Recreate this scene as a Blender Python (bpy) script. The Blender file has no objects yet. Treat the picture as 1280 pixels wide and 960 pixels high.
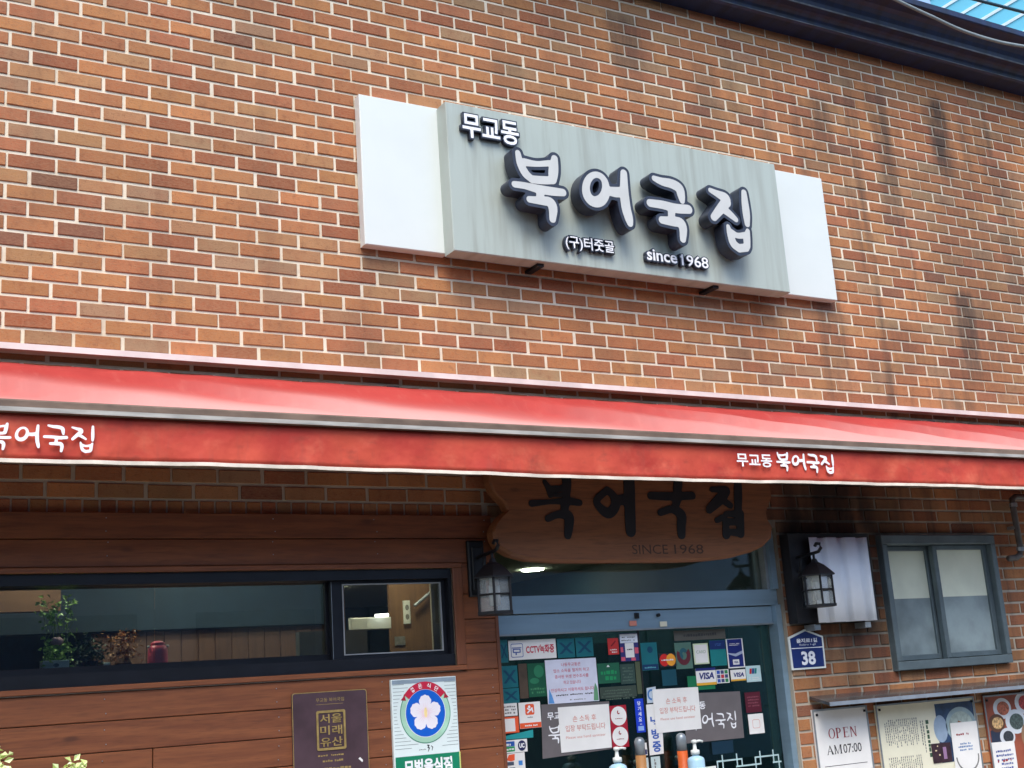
import bpy, math, random
import numpy as np
from mathutils import Vector, Matrix
R = math.radians
rnd = random.Random(7)

# ------------------------------------------------------------------ camera, sky, sun, exposure
sc = bpy.context.scene
COL = sc.collection
CAM = Vector((-0.70732, -5.26950, 1.6))
RT = Vector((0.86765875, -0.49264223, -0.06687251))
UP = Vector((-0.05953423, -0.23649776, 0.96980642))
FW = Vector((0.49358279, 0.83747982, 0.23452842))
cd = bpy.data.cameras.new('camera')
cd.sensor_width = 36
cd.lens = 1573.56 / 1280 * 36
cd.clip_start = 0.05
cd.clip_end = 4000
co = bpy.data.objects.new('camera', cd)
COL.objects.link(co)
co.matrix_world = Matrix(((RT.x, UP.x, -FW.x, CAM.x), (RT.y, UP.y, -FW.y, CAM.y),
                          (RT.z, UP.z, -FW.z, CAM.z), (0, 0, 0, 1)))
sc.camera = co

SUN_EL, SUN_AZ = 56, 205          # azimuth measured clockwise from +Y
w = bpy.data.worlds.new('World')
sc.world = w
w.use_nodes = True
nt = w.node_tree
bg = nt.nodes['Background']
sky = nt.nodes.new('ShaderNodeTexSky')
sky.sky_type = 'NISHITA'
sky.sun_disc = False
sky.sun_elevation = R(SUN_EL)
sky.sun_rotation = R(SUN_AZ)
sky.air_density = 1.0
sky.dust_density = 1.6
sky.ozone_density = 1.0
nt.links.new(sky.outputs[0], bg.inputs[0])
bg.inputs[1].default_value = 0.15
sd = bpy.data.lights.new('sun', 'SUN')
sd.energy = 1.25
sd.angle = R(35)
sd.color = (1, 0.96, 0.9)
so = bpy.data.objects.new('sun', sd)
COL.objects.link(so)
a, e = R(SUN_AZ), R(SUN_EL)
tosun = Vector((math.sin(a) * math.cos(e), math.cos(a) * math.cos(e), math.sin(e)))
so.rotation_euler = tosun.to_track_quat('Z', 'Y').to_euler()
sc.view_settings.view_transform = 'Standard'
sc.view_settings.look = 'None'
sc.view_settings.exposure = 1.32
sc.view_settings.gamma = 1
sc.view_settings.use_curve_mapping = False
sc.cycles.max_bounces = 8
sc.cycles.transparent_max_bounces = 12
sc.cycles.sample_clamp_indirect = 4
sc.cycles.caustics_reflective = False
sc.cycles.caustics_refractive = False


# ------------------------------------------------------------------ materials
def s2l(c):
    return tuple(((v / 255) / 12.92 if v / 255 <= 0.04045 else ((v / 255 + 0.055) / 1.055) ** 2.4) for v in c)


def new_mat(name):
    m = bpy.data.materials.new(name)
    m.use_nodes = True
    t = m.node_tree
    return m, t, t.nodes['Principled BSDF']


def N(t, typ, **kw):
    n = t.nodes.new(typ)
    for k, v in kw.items():
        if k.startswith('i_'):
            k = k[2:]
            n.inputs[int(k) if k.isdigit() else k].default_value = v
        else:
            setattr(n, k, v)
    return n


def mix(t, fac, c1, c2, blend='MIX'):
    n = t.nodes.new('ShaderNodeMix')
    n.data_type = 'RGBA'
    n.blend_type = blend
    for i, v in ((0, fac), (6, c1), (7, c2)):
        if isinstance(v, bpy.types.NodeSocket):
            t.links.new(v, n.inputs[i])
        elif i == 0:
            n.inputs[0].default_value = v
        else:
            n.inputs[i].default_value = (*v, 1) if len(v) == 3 else v
    return n.outputs[2]


def math_(t, op, a, b=None, clamp=False):
    n = t.nodes.new('ShaderNodeMath')
    n.operation = op
    n.use_clamp = clamp
    for i, v in enumerate((a, b)):
        if v is None:
            continue
        if isinstance(v, bpy.types.NodeSocket):
            t.links.new(v, n.inputs[i])
        else:
            n.inputs[i].default_value = v
    return n.outputs[0]


def noise(t, vec, scale, detail=4, rough=0.55):
    n = N(t, 'ShaderNodeTexNoise', i_Scale=scale, i_Detail=detail, i_Roughness=rough)
    if vec is not None:
        t.links.new(vec, n.inputs['Vector'])
    return n.outputs[0]


def smooth(t, v, a, b, lo=0.0, hi=1.0):
    n = N(t, 'ShaderNodeMapRange', interpolation_type='SMOOTHSTEP')
    t.links.new(v, n.inputs[0])
    for i, x in enumerate((a, b, lo, hi)):
        n.inputs[1 + i].default_value = x
    return n.outputs[0]


def bump(t, b, h, strength=0.3, dist=0.004):
    n = N(t, 'ShaderNodeBump', i_Strength=strength, i_Distance=dist)
    t.links.new(h, n.inputs['Height'])
    t.links.new(n.outputs[0], b.inputs['Normal'])


def pos(t):
    return t.nodes.new('ShaderNodeNewGeometry').outputs['Position']


def scaled(t, v, s):
    n = N(t, 'ShaderNodeMapping')
    n.inputs['Scale'].default_value = s
    t.links.new(v, n.inputs[0])
    return n.outputs[0]


def plain(name, c, rough=0.5, metal=0.0, var=0.12, scale=12, bmp=0.0, spec=0.5, stretch=(1, 1, 1), srgb=True):
    m, t, b = new_mat(name)
    c = s2l(c) if srgb else c
    p = scaled(t, pos(t), stretch)
    nz = noise(t, p, scale, 5)
    lo = tuple(x * (1 - var) for x in c)
    hi = tuple(min(1, x * (1 + var)) for x in c)
    r = smooth(t, nz, 0.3, 0.7)
    t.links.new(mix(t, r, lo, hi), b.inputs['Base Color'])
    b.inputs['Roughness'].default_value = rough
    b.inputs['Metallic'].default_value = metal
    b.inputs['Specular IOR Level'].default_value = spec
    if bmp:
        bump(t, b, noise(t, p, scale * 6, 3), bmp, 0.002)
    return m


def glass(name, tint, ior=1.5, rough=0.0, gain=1.0):
    m = bpy.data.materials.new(name)
    m.use_nodes = True
    t = m.node_tree
    t.nodes.clear()
    out = N(t, 'ShaderNodeOutputMaterial')
    tr = N(t, 'ShaderNodeBsdfTransparent')
    tr.inputs[0].default_value = (*tint, 1)
    gl = N(t, 'ShaderNodeBsdfGlossy')
    gl.inputs['Roughness'].default_value = rough
    fr = N(t, 'ShaderNodeFresnel', i_IOR=ior)
    f = math_(t, 'MULTIPLY', fr.outputs[0], gain, True)
    ms = N(t, 'ShaderNodeMixShader')
    t.links.new(f, ms.inputs[0])
    t.links.new(tr.outputs[0], ms.inputs[1])
    t.links.new(gl.outputs[0], ms.inputs[2])
    t.links.new(ms.outputs[0], out.inputs[0])
    return m


def emit(name, c, s):
    m, t, b = new_mat(name)
    b.inputs['Base Color'].default_value = (*c, 1)
    b.inputs['Emission Color'].default_value = (*c, 1)
    b.inputs['Emission Strength'].default_value = s
    return m


def stain_mask(t, p):
    """dark run-off streaks with their own places on the wall, soot by the kitchen vent"""
    sx = N(t, 'ShaderNodeSeparateXYZ')
    t.links.new(p, sx.inputs[0])
    x, z = sx.outputs[0], sx.outputs[2]
    wob = noise(t, scaled(t, p, (2.2, 1, 0.7)), 3.0, 4)
    fine = noise(t, scaled(t, p, (10, 1, 1.2)), 4.0, 4)
    xw = math_(t, 'ADD', x, math_(t, 'MULTIPLY', math_(t, 'SUBTRACT', wob, 0.5), 0.22))
    tot = None
    for cx, wd, z0, z1, k in ((5.86, 0.16, 4.45, 5.34, 0.95), (5.84, 0.2, 3.12, 3.98, 0.85), (5.95, 0.6, 3.0, 4.9, 0.42),
                              (4.77, 0.2, 4.5, 5.16, 0.68), (3.33, 0.24, 4.7, 5.40, 0.62), (3.88, 0.2, 4.5, 5.2, 0.4),
                              (5.3, 0.16, 4.1, 4.95, 0.5), (6.4, 0.2, 3.6, 5.0, 0.5), (1.05, 0.3, 4.6, 5.5, 0.25), (2.9, 0.3, 4.6, 5.3, .3),
                              (5.2, 0.2, 3.1, 3.7, 0.45), (2.5, 0.18, 4.5, 4.95, 0.4), (6.9, 0.25, 3.1, 4.6, .5), (4.95, .1, 3.1, 3.5, .4)):
        d = math_(t, 'ABSOLUTE', math_(t, 'SUBTRACT', xw, cx))
        h = smooth(t, d, wd * 0.15, wd, 1, 0)
        v1 = smooth(t, z, z1 - 0.12, z1, 1, 0)
        v0 = smooth(t, z, z0 - 0.1, z0 + 0.45, 0, 1)
        q = math_(t, 'MULTIPLY', math_(t, 'MULTIPLY', h, math_(t, 'MULTIPLY', v1, v0)), k)
        tot = q if tot is None else math_(t, 'MAXIMUM', tot, q)
    tot = math_(t, 'MULTIPLY', tot, smooth(t, fine, 0.2, 0.6, 0.45, 1))
    lng = noise(t, scaled(t, p, (1.7, 1, 0.16)), 3.0, 5, 0.6)
    fade = math_(t, 'MULTIPLY', smooth(t, x, 3.4, 5.4, 0.2, 0.8), smooth(t, z, 5.0, 5.45, 1, 0.3))
    tot = math_(t, 'MAXIMUM', tot, math_(t, 'MULTIPLY', smooth(t, lng, 0.45, 0.72), fade))
    # soot above and round the vent
    dx = math_(t, 'MULTIPLY', math_(t, 'SUBTRACT', xw, 4.45), 1.25)
    dz = math_(t, 'SUBTRACT', z, 2.2)
    d = math_(t, 'SQRT', math_(t, 'ADD', math_(t, 'MULTIPLY', dx, dx), math_(t, 'MULTIPLY', dz, dz)))
    soot = math_(t, 'MULTIPLY', smooth(t, d, 0.35, 1.0, 1, 0), smooth(t, wob, 0.25, 0.6, 0.6, 1))
    return tot, soot


def brick_mat(name, obj_color):
    m, t, b = new_mat(name)
    p = pos(t)
    if obj_color:
        c = t.nodes.new('ShaderNodeObjectInfo').outputs['Color']
    else:
        c = N(t, 'ShaderNodeAttribute', attribute_name='Col').outputs['Color']
    big = noise(t, p, 9, 4)
    fine = noise(t, scaled(t, p, (1, 1, 2.5)), 60, 5, 0.65)
    speck = noise(t, p, 190, 2)
    c = mix(t, smooth(t, big, 0.45, 0.75, 0, 0.45), c, s2l((156, 86, 54)))
    c = mix(t, smooth(t, fine, 0.25, 0.75, 0, 0.5), c, s2l((172, 134, 100)), 'MIX')
    c = mix(t, smooth(t, speck, 0.62, 0.72, 0, 0.55), c, s2l((80, 48, 34)))
    c = mix(t, smooth(t, noise(t, p, 27, 5, .65), 0.5, 0.74, 0, 0.42), c, s2l((112, 64, 44)))
    c = mix(t, smooth(t, noise(t, p, 2.3, 4), 0.4, 0.7, 0, 0.22), c, s2l((104, 84, 66)))
    st, soot = stain_mask(t, p)
    c = mix(t, st, c, s2l((74, 62, 54)))
    c = mix(t, math_(t, 'MULTIPLY', soot, 0.92), c, s2l((26, 24, 24)))
    t.links.new(c, b.inputs['Base Color'])
    b.inputs['Roughness'].default_value = 0.85
    b.inputs['Specular IOR Level'].default_value = 0.3
    bump(t, b, fine, 0.55, 0.003)
    return m


M_BRICK = brick_mat('fired_clay', True)
M_BRICKF = brick_mat('fired_clay_field', False)


def mortar_mat():
    m, t, b = new_mat('mortar')
    p = pos(t)
    n1 = noise(t, p, 4, 5)
    n2 = noise(t, p, 120, 3)
    c = mix(t, smooth(t, n1, 0.3, 0.75), s2l((236, 224, 200)), s2l((214, 199, 172)))
    c = mix(t, smooth(t, noise(t, p, 16, 5, .65), 0.5, 0.75, 0, 0.35), c, s2l((186, 168, 144)))
    st, soot = stain_mask(t, p)
    c = mix(t, math_(t, 'MULTIPLY', st, 0.9), c, s2l((112, 100, 88)))
    # mortar turns greyer below the awning line
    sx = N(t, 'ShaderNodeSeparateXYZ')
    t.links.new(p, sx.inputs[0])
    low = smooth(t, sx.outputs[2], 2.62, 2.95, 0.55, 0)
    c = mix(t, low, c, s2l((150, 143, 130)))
    c = mix(t, math_(t, 'MULTIPLY', soot, 0.95), c, s2l((30, 28, 27)))
    t.links.new(c, b.inputs['Base Color'])
    b.inputs['Roughness'].default_value = 0.9
    bump(t, b, n2, 0.5, 0.002)
    return m


M_MORTAR = mortar_mat()


def wood_mat(name, c1, c2, c3, axis='X', rough=0.55, obj=True):
    m, t, b = new_mat(name)
    p = pos(t)
    st = (1.1, 14, 14) if axis == 'X' else (14, 14, 1.1)
    v = scaled(t, p, st)
    n1 = noise(t, v, 2.2, 7, 0.62)
    n2 = noise(t, scaled(t, p, tuple(x * 3 for x in st)), 3, 4)
    kn = N(t, 'ShaderNodeTexVoronoi', i_Scale=3.2)
    t.links.new(scaled(t, p, (0.75, 1, 2.1) if axis == 'X' else (2.1, 1, .75)), kn.inputs['Vector'])
    c = mix(t, smooth(t, n1, 0.3, 0.7), s2l(c1), s2l(c2))
    c = mix(t, smooth(t, n2, 0.45, 0.75, 0, 0.5), c, s2l(c3))
    c = mix(t, smooth(t, kn.outputs['Distance'], 0.03, 0.11, 0.75, 0), c, s2l(c3))
    if obj:
        r = t.nodes.new('ShaderNodeObjectInfo').outputs['Random']
        c = mix(t, math_(t, 'MULTIPLY', r, 0.35), c, s2l(c2))
    t.links.new(c, b.inputs['Base Color'])
    b.inputs['Roughness'].default_value = rough
    bump(t, b, n1, 0.25, 0.002)
    return m


M_WOOD = wood_mat('stained_cedar', (110, 60, 34), (136, 80, 46), (72, 39, 23))
M_WOODV = wood_mat('stained_cedar_post', (102, 56, 32), (120, 69, 41), (74, 42, 25), 'Z')
M_BOARD = wood_mat('old_sign_wood', (120, 74, 44), (142, 90, 54), (66, 42, 28), rough=0.6)
M_PLY = wood_mat('varnished_panel', (112, 84, 58), (128, 96, 66), (90, 64, 42), 'Z', obj=False)
M_INWOOD = wood_mat('brown_wall_boards', (96, 66, 56), (112, 78, 64), (70, 48, 42), 'Z')
M_BLACK = plain('black_aluminium', (22, 24, 30), 0.35, 0.0, 0.2)
M_CORN = plain('black_painted_metal', (12, 28, 60), 0.5, 0.0, 0.45, 5, 0.1, stretch=(3, 1, 1))
M_CORNEDGE = plain('weathered_metal_edge', (92, 92, 94), 0.5, 0.3, 0.5, 9)
M_IRON = plain('black_cast_iron', (17, 18, 22), 0.5, 0.2, 0.2, 40, 0.2)
M_STEEL = plain('blue_grey_steel', (140, 166, 182), 0.3, 0.35, 0.08, 3, stretch=(0.5, 1, 6))
M_STEELD = plain('dull_steel_edge', (150, 158, 162), 0.4, 0.5, 0.15, 10)
M_FRAME = plain('grey_blue_window_frame', (92, 106, 110), 0.45, 0.1, 0.15, 8)
M_WHITE = plain('white_acrylic', (216, 221, 214), 0.28, 0, 0.02, 3)
M_PAPER = plain('paper_white', (232, 230, 224), 0.7, 0, 0.04, 8)
M_PAPERC = plain('paper_cream', (226, 222, 196), 0.6, 0, 0.05, 6)
M_LILAC = plain('letter_face_lilac', (196, 196, 190), 0.4, 0, 0.04, 8)
M_NAVYL = plain('letter_side_navy', (40, 46, 60), 0.42, 0, 0.25, 18, 0.05)
M_INK = plain('black_ink', (22, 22, 26), 0.6, 0, 0.1)
M_WINK = plain('white_print', (240, 240, 240), 0.5, 0, 0.03)
M_RINK = plain('dark_red_print', (150, 40, 46), 0.6, 0, 0.1)
M_PINK = plain('faded_red_print', (205, 130, 112), 0.7, 0, 0.1)
M_GREYP = plain('grey_small_print', (120, 120, 116), 0.7, 0, 0.2, 60)
M_GOLD = plain('dull_gold_relief', (176, 150, 92), 0.45, 0.4, 0.2, 30)
M_FLASH = plain('white_flashing', (222, 206, 198), 0.55, 0, 0.12, 6)
M_DKROOF = plain('dark_roof', (50, 52, 56), 0.8, 0, 0.2)
M_CABLE = plain('grey_cable_sheath', (128, 138, 138), 0.5, 0, 0.1)
M_CABLED = plain('dark_cable_sheath', (20, 60, 74), 0.5, 0, 0.1)


def panel_mat():
    m, t, b = new_mat('sign_panel_grey_green')
    p = pos(t)
    n1 = noise(t, scaled(t, p, (6, 1, 0.45)), 3, 5)
    n2 = noise(t, p, 1.4, 3)
    c = mix(t, smooth(t, n1, 0.4, 0.75, 0, 0.75), s2l((170, 179, 168)), s2l((138, 140, 126)))
    c = mix(t, smooth(t, n2, 0.3, 0.7, 0, 0.4), c, s2l((176, 186, 178)))
    t.links.new(c, b.inputs['Base Color'])
    b.inputs['Roughness'].default_value = 0.42
    return m


M_PANEL = panel_mat()


def awning_mat(name, c1, c2, dust, top):
    m, t, b = new_mat(name)
    p = pos(t)
    n1 = noise(t, scaled(t, p, (1.6, 1.6, 3)), 2.2, 5)
    n2 = noise(t, scaled(t, p, (5, 2, 0.9)), 4.5, 6, 0.6)
    n3 = noise(t, p, 30, 4)
    c = mix(t, smooth(t, n1, 0.3, 0.7), s2l(c1), s2l(c2))
    c = mix(t, smooth(t, n2, 0.52, 0.8, 0, 0.6), c, s2l(dust))
    if top:   # paler pink towards the front edge of the cloth
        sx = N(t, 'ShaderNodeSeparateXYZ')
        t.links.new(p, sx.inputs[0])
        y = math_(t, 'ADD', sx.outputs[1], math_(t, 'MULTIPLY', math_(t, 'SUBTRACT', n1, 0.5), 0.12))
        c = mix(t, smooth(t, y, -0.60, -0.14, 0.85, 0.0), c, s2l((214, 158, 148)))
    else:     # grime along the hem
        c = mix(t, smooth(t, noise(t, scaled(t, p, (3, 1, 6)), 3, 5), 0.55, 0.75, 0, 0.45), c, s2l((128, 62, 50)))
    t.links.new(c, b.inputs['Base Color'])
    b.inputs['Roughness'].default_value = 0.72
    b.inputs['Specular IOR Level'].default_value = 0.3
    if not top:
        c2 = mix(t, smooth(t, noise(t, scaled(t, p, (2.5, 1, 3.5)), 2.0, 6, .6), 0.5, 0.72, 0, .55), c, s2l((216, 112, 84)))
        t.links.new(c2, b.inputs['Base Color'])
    bump(t, b, noise(t, scaled(t, p, (5, 1, 4)), 1.5, 3, .5) if not top else n2, 0.45 if not top else .35, 0.03 if not top else .012)
    return m


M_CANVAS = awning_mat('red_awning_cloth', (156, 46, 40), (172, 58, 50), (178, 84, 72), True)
M_VAL = awning_mat('red_valance_cloth', (178, 58, 48), (204, 84, 62), (164, 74, 60), False)
M_BARD = plain('dirty_bar_top', (112, 94, 80), 0.8, 0, 0.3, 14, 0.2, stretch=(0.4, 1, 1))
M_BARL = plain('aluminium_bar', (176, 172, 162), 0.5, 0.2, 0.25, 8, stretch=(0.6, 1, 4))
M_HEM = plain('hem_binding', (226, 214, 196), 0.7, 0, 0.2, 7)
G_CLEAR = glass('window_glass', (0.66, 0.74, 0.76), 1.5, 0.0, 1.8)
G_DOOR = glass('green_door_glass', (0.42, 0.66, 0.64), 1.5, 0.0, 1.5)
G_LAMP = glass('lamp_glass', (0.9, 0.92, 0.92), 1.45, 0.08)
_t = G_LAMP.node_tree
_d = N(_t, 'ShaderNodeBsdfDiffuse')
_d.inputs[0].default_value = (0.5, 0.54, 0.56, 1)
_m = N(_t, 'ShaderNodeMixShader')
_m.inputs[0].default_value = 0.22
_o = next(n for n in _t.nodes if n.type == 'OUTPUT_MATERIAL')
_s = _o.inputs[0].links[0].from_socket
_t.links.new(_s, _m.inputs[1])
_t.links.new(_d.outputs[0], _m.inputs[2])
_t.links.new(_m.outputs[0], _o.inputs[0])
M_BULB = plain('white_bulb_tube', (236, 236, 230), 0.3, 0, 0.02)
M_LED = emit('lit_downlight_and_fill', (1, 0.9, 0.66), 42)
M_TUBE = emit('lit_white_tube', (1, 0.97, 0.9), 3)


def leaf_mat(name, c1, c2):
    m, t, b = new_mat(name)
    n = noise(t, pos(t), 22, 3)
    r = t.nodes.new('ShaderNodeNewGeometry').outputs['Random Per Island']
    c = mix(t, r, s2l(c1), s2l(c2))
    c = mix(t, smooth(t, n, 0.4, 0.7, 0, 0.4), c, s2l(c1))
    t.links.new(c, b.inputs['Base Color'])
    b.inputs['Roughness'].default_value = 0.5
    b.inputs['Subsurface Weight'].default_value = 0.0
    return m


# ------------------------------------------------------------------ geometry helpers
ORG = {}


class MB:
    def __init__(s):
        s.v, s.f, s.m = [], [], []

    def poly(s, pts, mi=0):
        i = len(s.v)
        s.v += [tuple(p) for p in pts]
        s.f.append(list(range(i, i + len(pts))))
        s.m.append(mi)

    def box(s, x0, x1, y0, y1, z0, z1, mi=0):
        i = len(s.v)
        s.v += [(x, y, z) for z in (z0, z1) for x, y in ((x0, y0), (x1, y0), (x1, y1), (x0, y1))]
        for q in ((0, 3, 2, 1), (4, 5, 6, 7), (0, 1, 5, 4), (1, 2, 6, 5), (2, 3, 7, 6), (3, 0, 4, 7)):
            s.f.append([i + k for k in q])
            s.m.append(mi)
        return s

    def cbox(s, x0, x1, y0, y1, z0, z1, c=0.004, mi=0):
        """box with the edges of its street side (y0) chamfered"""
        c = min(c, (x1 - x0) * 0.4, (z1 - z0) * 0.4, (y1 - y0) * 0.8)
        i = len(s.v)
        s.v += [(x0, y1, z0), (x1, y1, z0), (x1, y1, z1), (x0, y1, z1),
                (x0, y0 + c, z0), (x1, y0 + c, z0), (x1, y0 + c, z1), (x0, y0 + c, z1),
                (x0 + c, y0, z0 + c), (x1 - c, y0, z0 + c), (x1 - c, y0, z1 - c), (x0 + c, y0, z1 - c)]
        for q in ((0, 3, 2, 1), (8, 9, 10, 11), (4, 5, 9, 8), (5, 6, 10, 9), (6, 7, 11, 10), (7, 4, 8, 11),
                  (0, 1, 5, 4), (1, 2, 6, 5), (2, 3, 7, 6), (3, 0, 4, 7)):
            s.f.append([i + k for k in q])
            s.m.append(mi)
        return s

    def prism(s, pts, y0, y1, mi=0):
        """pts: (x,z) counter-clockwise seen from the street; y0 front"""
        n = len(pts)
        i = len(s.v)
        s.v += [(x, y0, z) for x, z in pts] + [(x, y1, z) for x, z in pts]
        s.f.append([i + k for k in range(n)])
        s.f.append([i + n + k for k in reversed(range(n))])
        s.m += [mi, mi]
        for k in range(n):
            l = (k + 1) % n
            s.f.append([i + k, i + n + k, i + n + l, i + l])
            s.m.append(mi)
        return s

    def extx(s, prof, x0, x1, mi=0, mis=None):
        """profile of (y,z) swept along x, closed"""
        n = len(prof)
        i = len(s.v)
        s.v += [(x0, y, z) for y, z in prof] + [(x1, y, z) for y, z in prof]
        s.f.append([i + k for k in range(n)])
        s.f.append([i + n + k for k in reversed(range(n))])
        s.m += [mi, mi]
        for k in range(n):
            l = (k + 1) % n
            s.f.append([i + k, i + n + k, i + n + l, i + l])
            s.m.append(mis[k] if mis else mi)
        return s

    def tube(s, path, r, n=8, mi=0, cap=True):
        path = [Vector(p) for p in path]
        rs = r if isinstance(r, (list, tuple)) else [r] * len(path)
        i = len(s.v)
        ref = Vector((0.13, 0.31, 0.94)).normalized()
        for k, p in enumerate(path):
            d = (path[min(k + 1, len(path) - 1)] - path[max(k - 1, 0)]).normalized()
            u = d.cross(ref)
            if u.length < 0.05:
                u = d.cross(Vector((1, 0, 0)))
            u.normalize()
            v = d.cross(u)
            for j in range(n):
                a = 2 * math.pi * j / n
                s.v.append(tuple(p + (u * math.cos(a) + v * math.sin(a)) * rs[k]))
        for k in range(len(path) - 1):
            for j in range(n):
                l = (j + 1) % n
                s.f.append([i + k * n + j, i + k * n + l, i + (k + 1) * n + l, i + (k + 1) * n + j])
                s.m.append(mi)
        if cap:
            s.f.append([i + j for j in reversed(range(n))])
            s.f.append([i + (len(path) - 1) * n + j for j in range(n)])
            s.m += [mi, mi]
        return s

    def lathe(s, c, prof, n=20, mi=0, rot=0.0):
        """prof (radius, z) from bottom to top round the vertical through c"""
        i = len(s.v)
        for r, z in prof:
            for j in range(n):
                a = 2 * math.pi * j / n + rot
                s.v.append((c[0] + r * math.cos(a), c[1] + r * math.sin(a), c[2] + z))
        for k in range(len(prof) - 1):
            for j in range(n):
                l = (j + 1) % n
                s.f.append([i + k * n + j, i + k * n + l, i + (k + 1) * n + l, i + (k + 1) * n + j])
                s.m.append(mi)
        s.f.append([i + j for j in reversed(range(n))])
        s.f.append([i + (len(prof) - 1) * n + j for j in range(n)])
        s.m += [mi, mi]
        return s

    def sheet(s, nx, nz, fn, off, mi=0):
        """two-sided sheet with real thickness; off = thickness vector"""
        i = len(s.v)
        for k in (0, 1):
            for a in range(nx + 1):
                for b in range(nz + 1):
                    p = Vector(fn(a / nx, b / nz)) + Vector(off) * k
                    s.v.append(tuple(p))
        W = nz + 1
        T = (nx + 1) * W
        for a in range(nx):
            for b in range(nz):
                q = [i + a * W + b, i + (a + 1) * W + b, i + (a + 1) * W + b + 1, i + a * W + b + 1]
                s.f.append(q)
                s.f.append([k + T for k in reversed(q)])
                s.m += [mi, mi]
        def edge(p, q):
            s.f.append([p, p + T, q + T, q])
            s.m.append(mi)
        for a in range(nx):
            edge(i + a * W, i + (a + 1) * W)
            edge(i + (a + 1) * W + nz, i + a * W + nz)
        for b in range(nz):
            edge(i + b + 1, i + b)
            edge(i + nx * W + b, i + nx * W + b + 1)
        return s


def tag(o, label, cat, group=None, kind=None):
    if label:
        o['label'] = label
    if cat:
        o['category'] = cat
    if group:
        o['group'] = group
    if kind:
        o['kind'] = kind
    return o


def thing(name, label, cat, loc, group=None):
    o = bpy.data.objects.new(name, None)
    o.empty_display_size = 0.1
    COL.objects.link(o)
    o.location = loc
    ORG[o] = Vector(loc)
    return tag(o, label, cat, group)


def mesh_from(name, mb, mats, org):
    me = bpy.data.meshes.new(name)
    me.from_pydata([(x - org.x, y - org.y, z - org.z) for x, y, z in mb.v], [], mb.f)
    for m in (mats if isinstance(mats, (list, tuple)) else [mats]):
        me.materials.append(m)
    me.polygons.foreach_set('material_index', mb.m)
    me.update()
    return me


def part(name, mb, mats, parent=None, smooth_=False, label=None):
    if parent is None:
        a = np.array(mb.v)
        org = Vector(((a[:, 0].min() + a[:, 0].max()) / 2, (a[:, 1].min() + a[:, 1].max()) / 2, a[:, 2].min()))
    else:
        org = ORG[parent]
    me = mesh_from(name, mb, mats, org)
    if smooth_:
        me.polygons.foreach_set('use_smooth', [True] * len(me.polygons))
    o = bpy.data.objects.new(name, me)
    COL.objects.link(o)
    if parent is None:
        o.location = org
    else:
        o.parent = parent
    ORG[o] = org
    if label:
        o['label'] = label
    return o


# ---- text and outlines, converted to meshes in one go at the end
JOBS = []


def text(parent, body, x0, x1, z0, z1, y, m, bold=0.0, depth=0.0004, name='lettering', fit=True, res=3, shear=0.0, rot=0.0):
    me = bpy.data.meshes.new(name)
    o = bpy.data.objects.new(name, me)
    COL.objects.link(o)
    o.parent = parent
    ORG[o] = ORG[parent]
    JOBS.append(('text', o, body, (x0, x1, z0, z1), y, m, bold, depth, fit, res, shear, rot))
    return o


def polys(parent, loops, y, m, depth, name='lettering'):
    me = bpy.data.meshes.new(name)
    o = bpy.data.objects.new(name, me)
    COL.objects.link(o)
    o.parent = parent
    ORG[o] = ORG[parent]
    JOBS.append(('poly', o, loops, None, y, m, 0, depth, False, 1, 0, 0))
    return o


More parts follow.
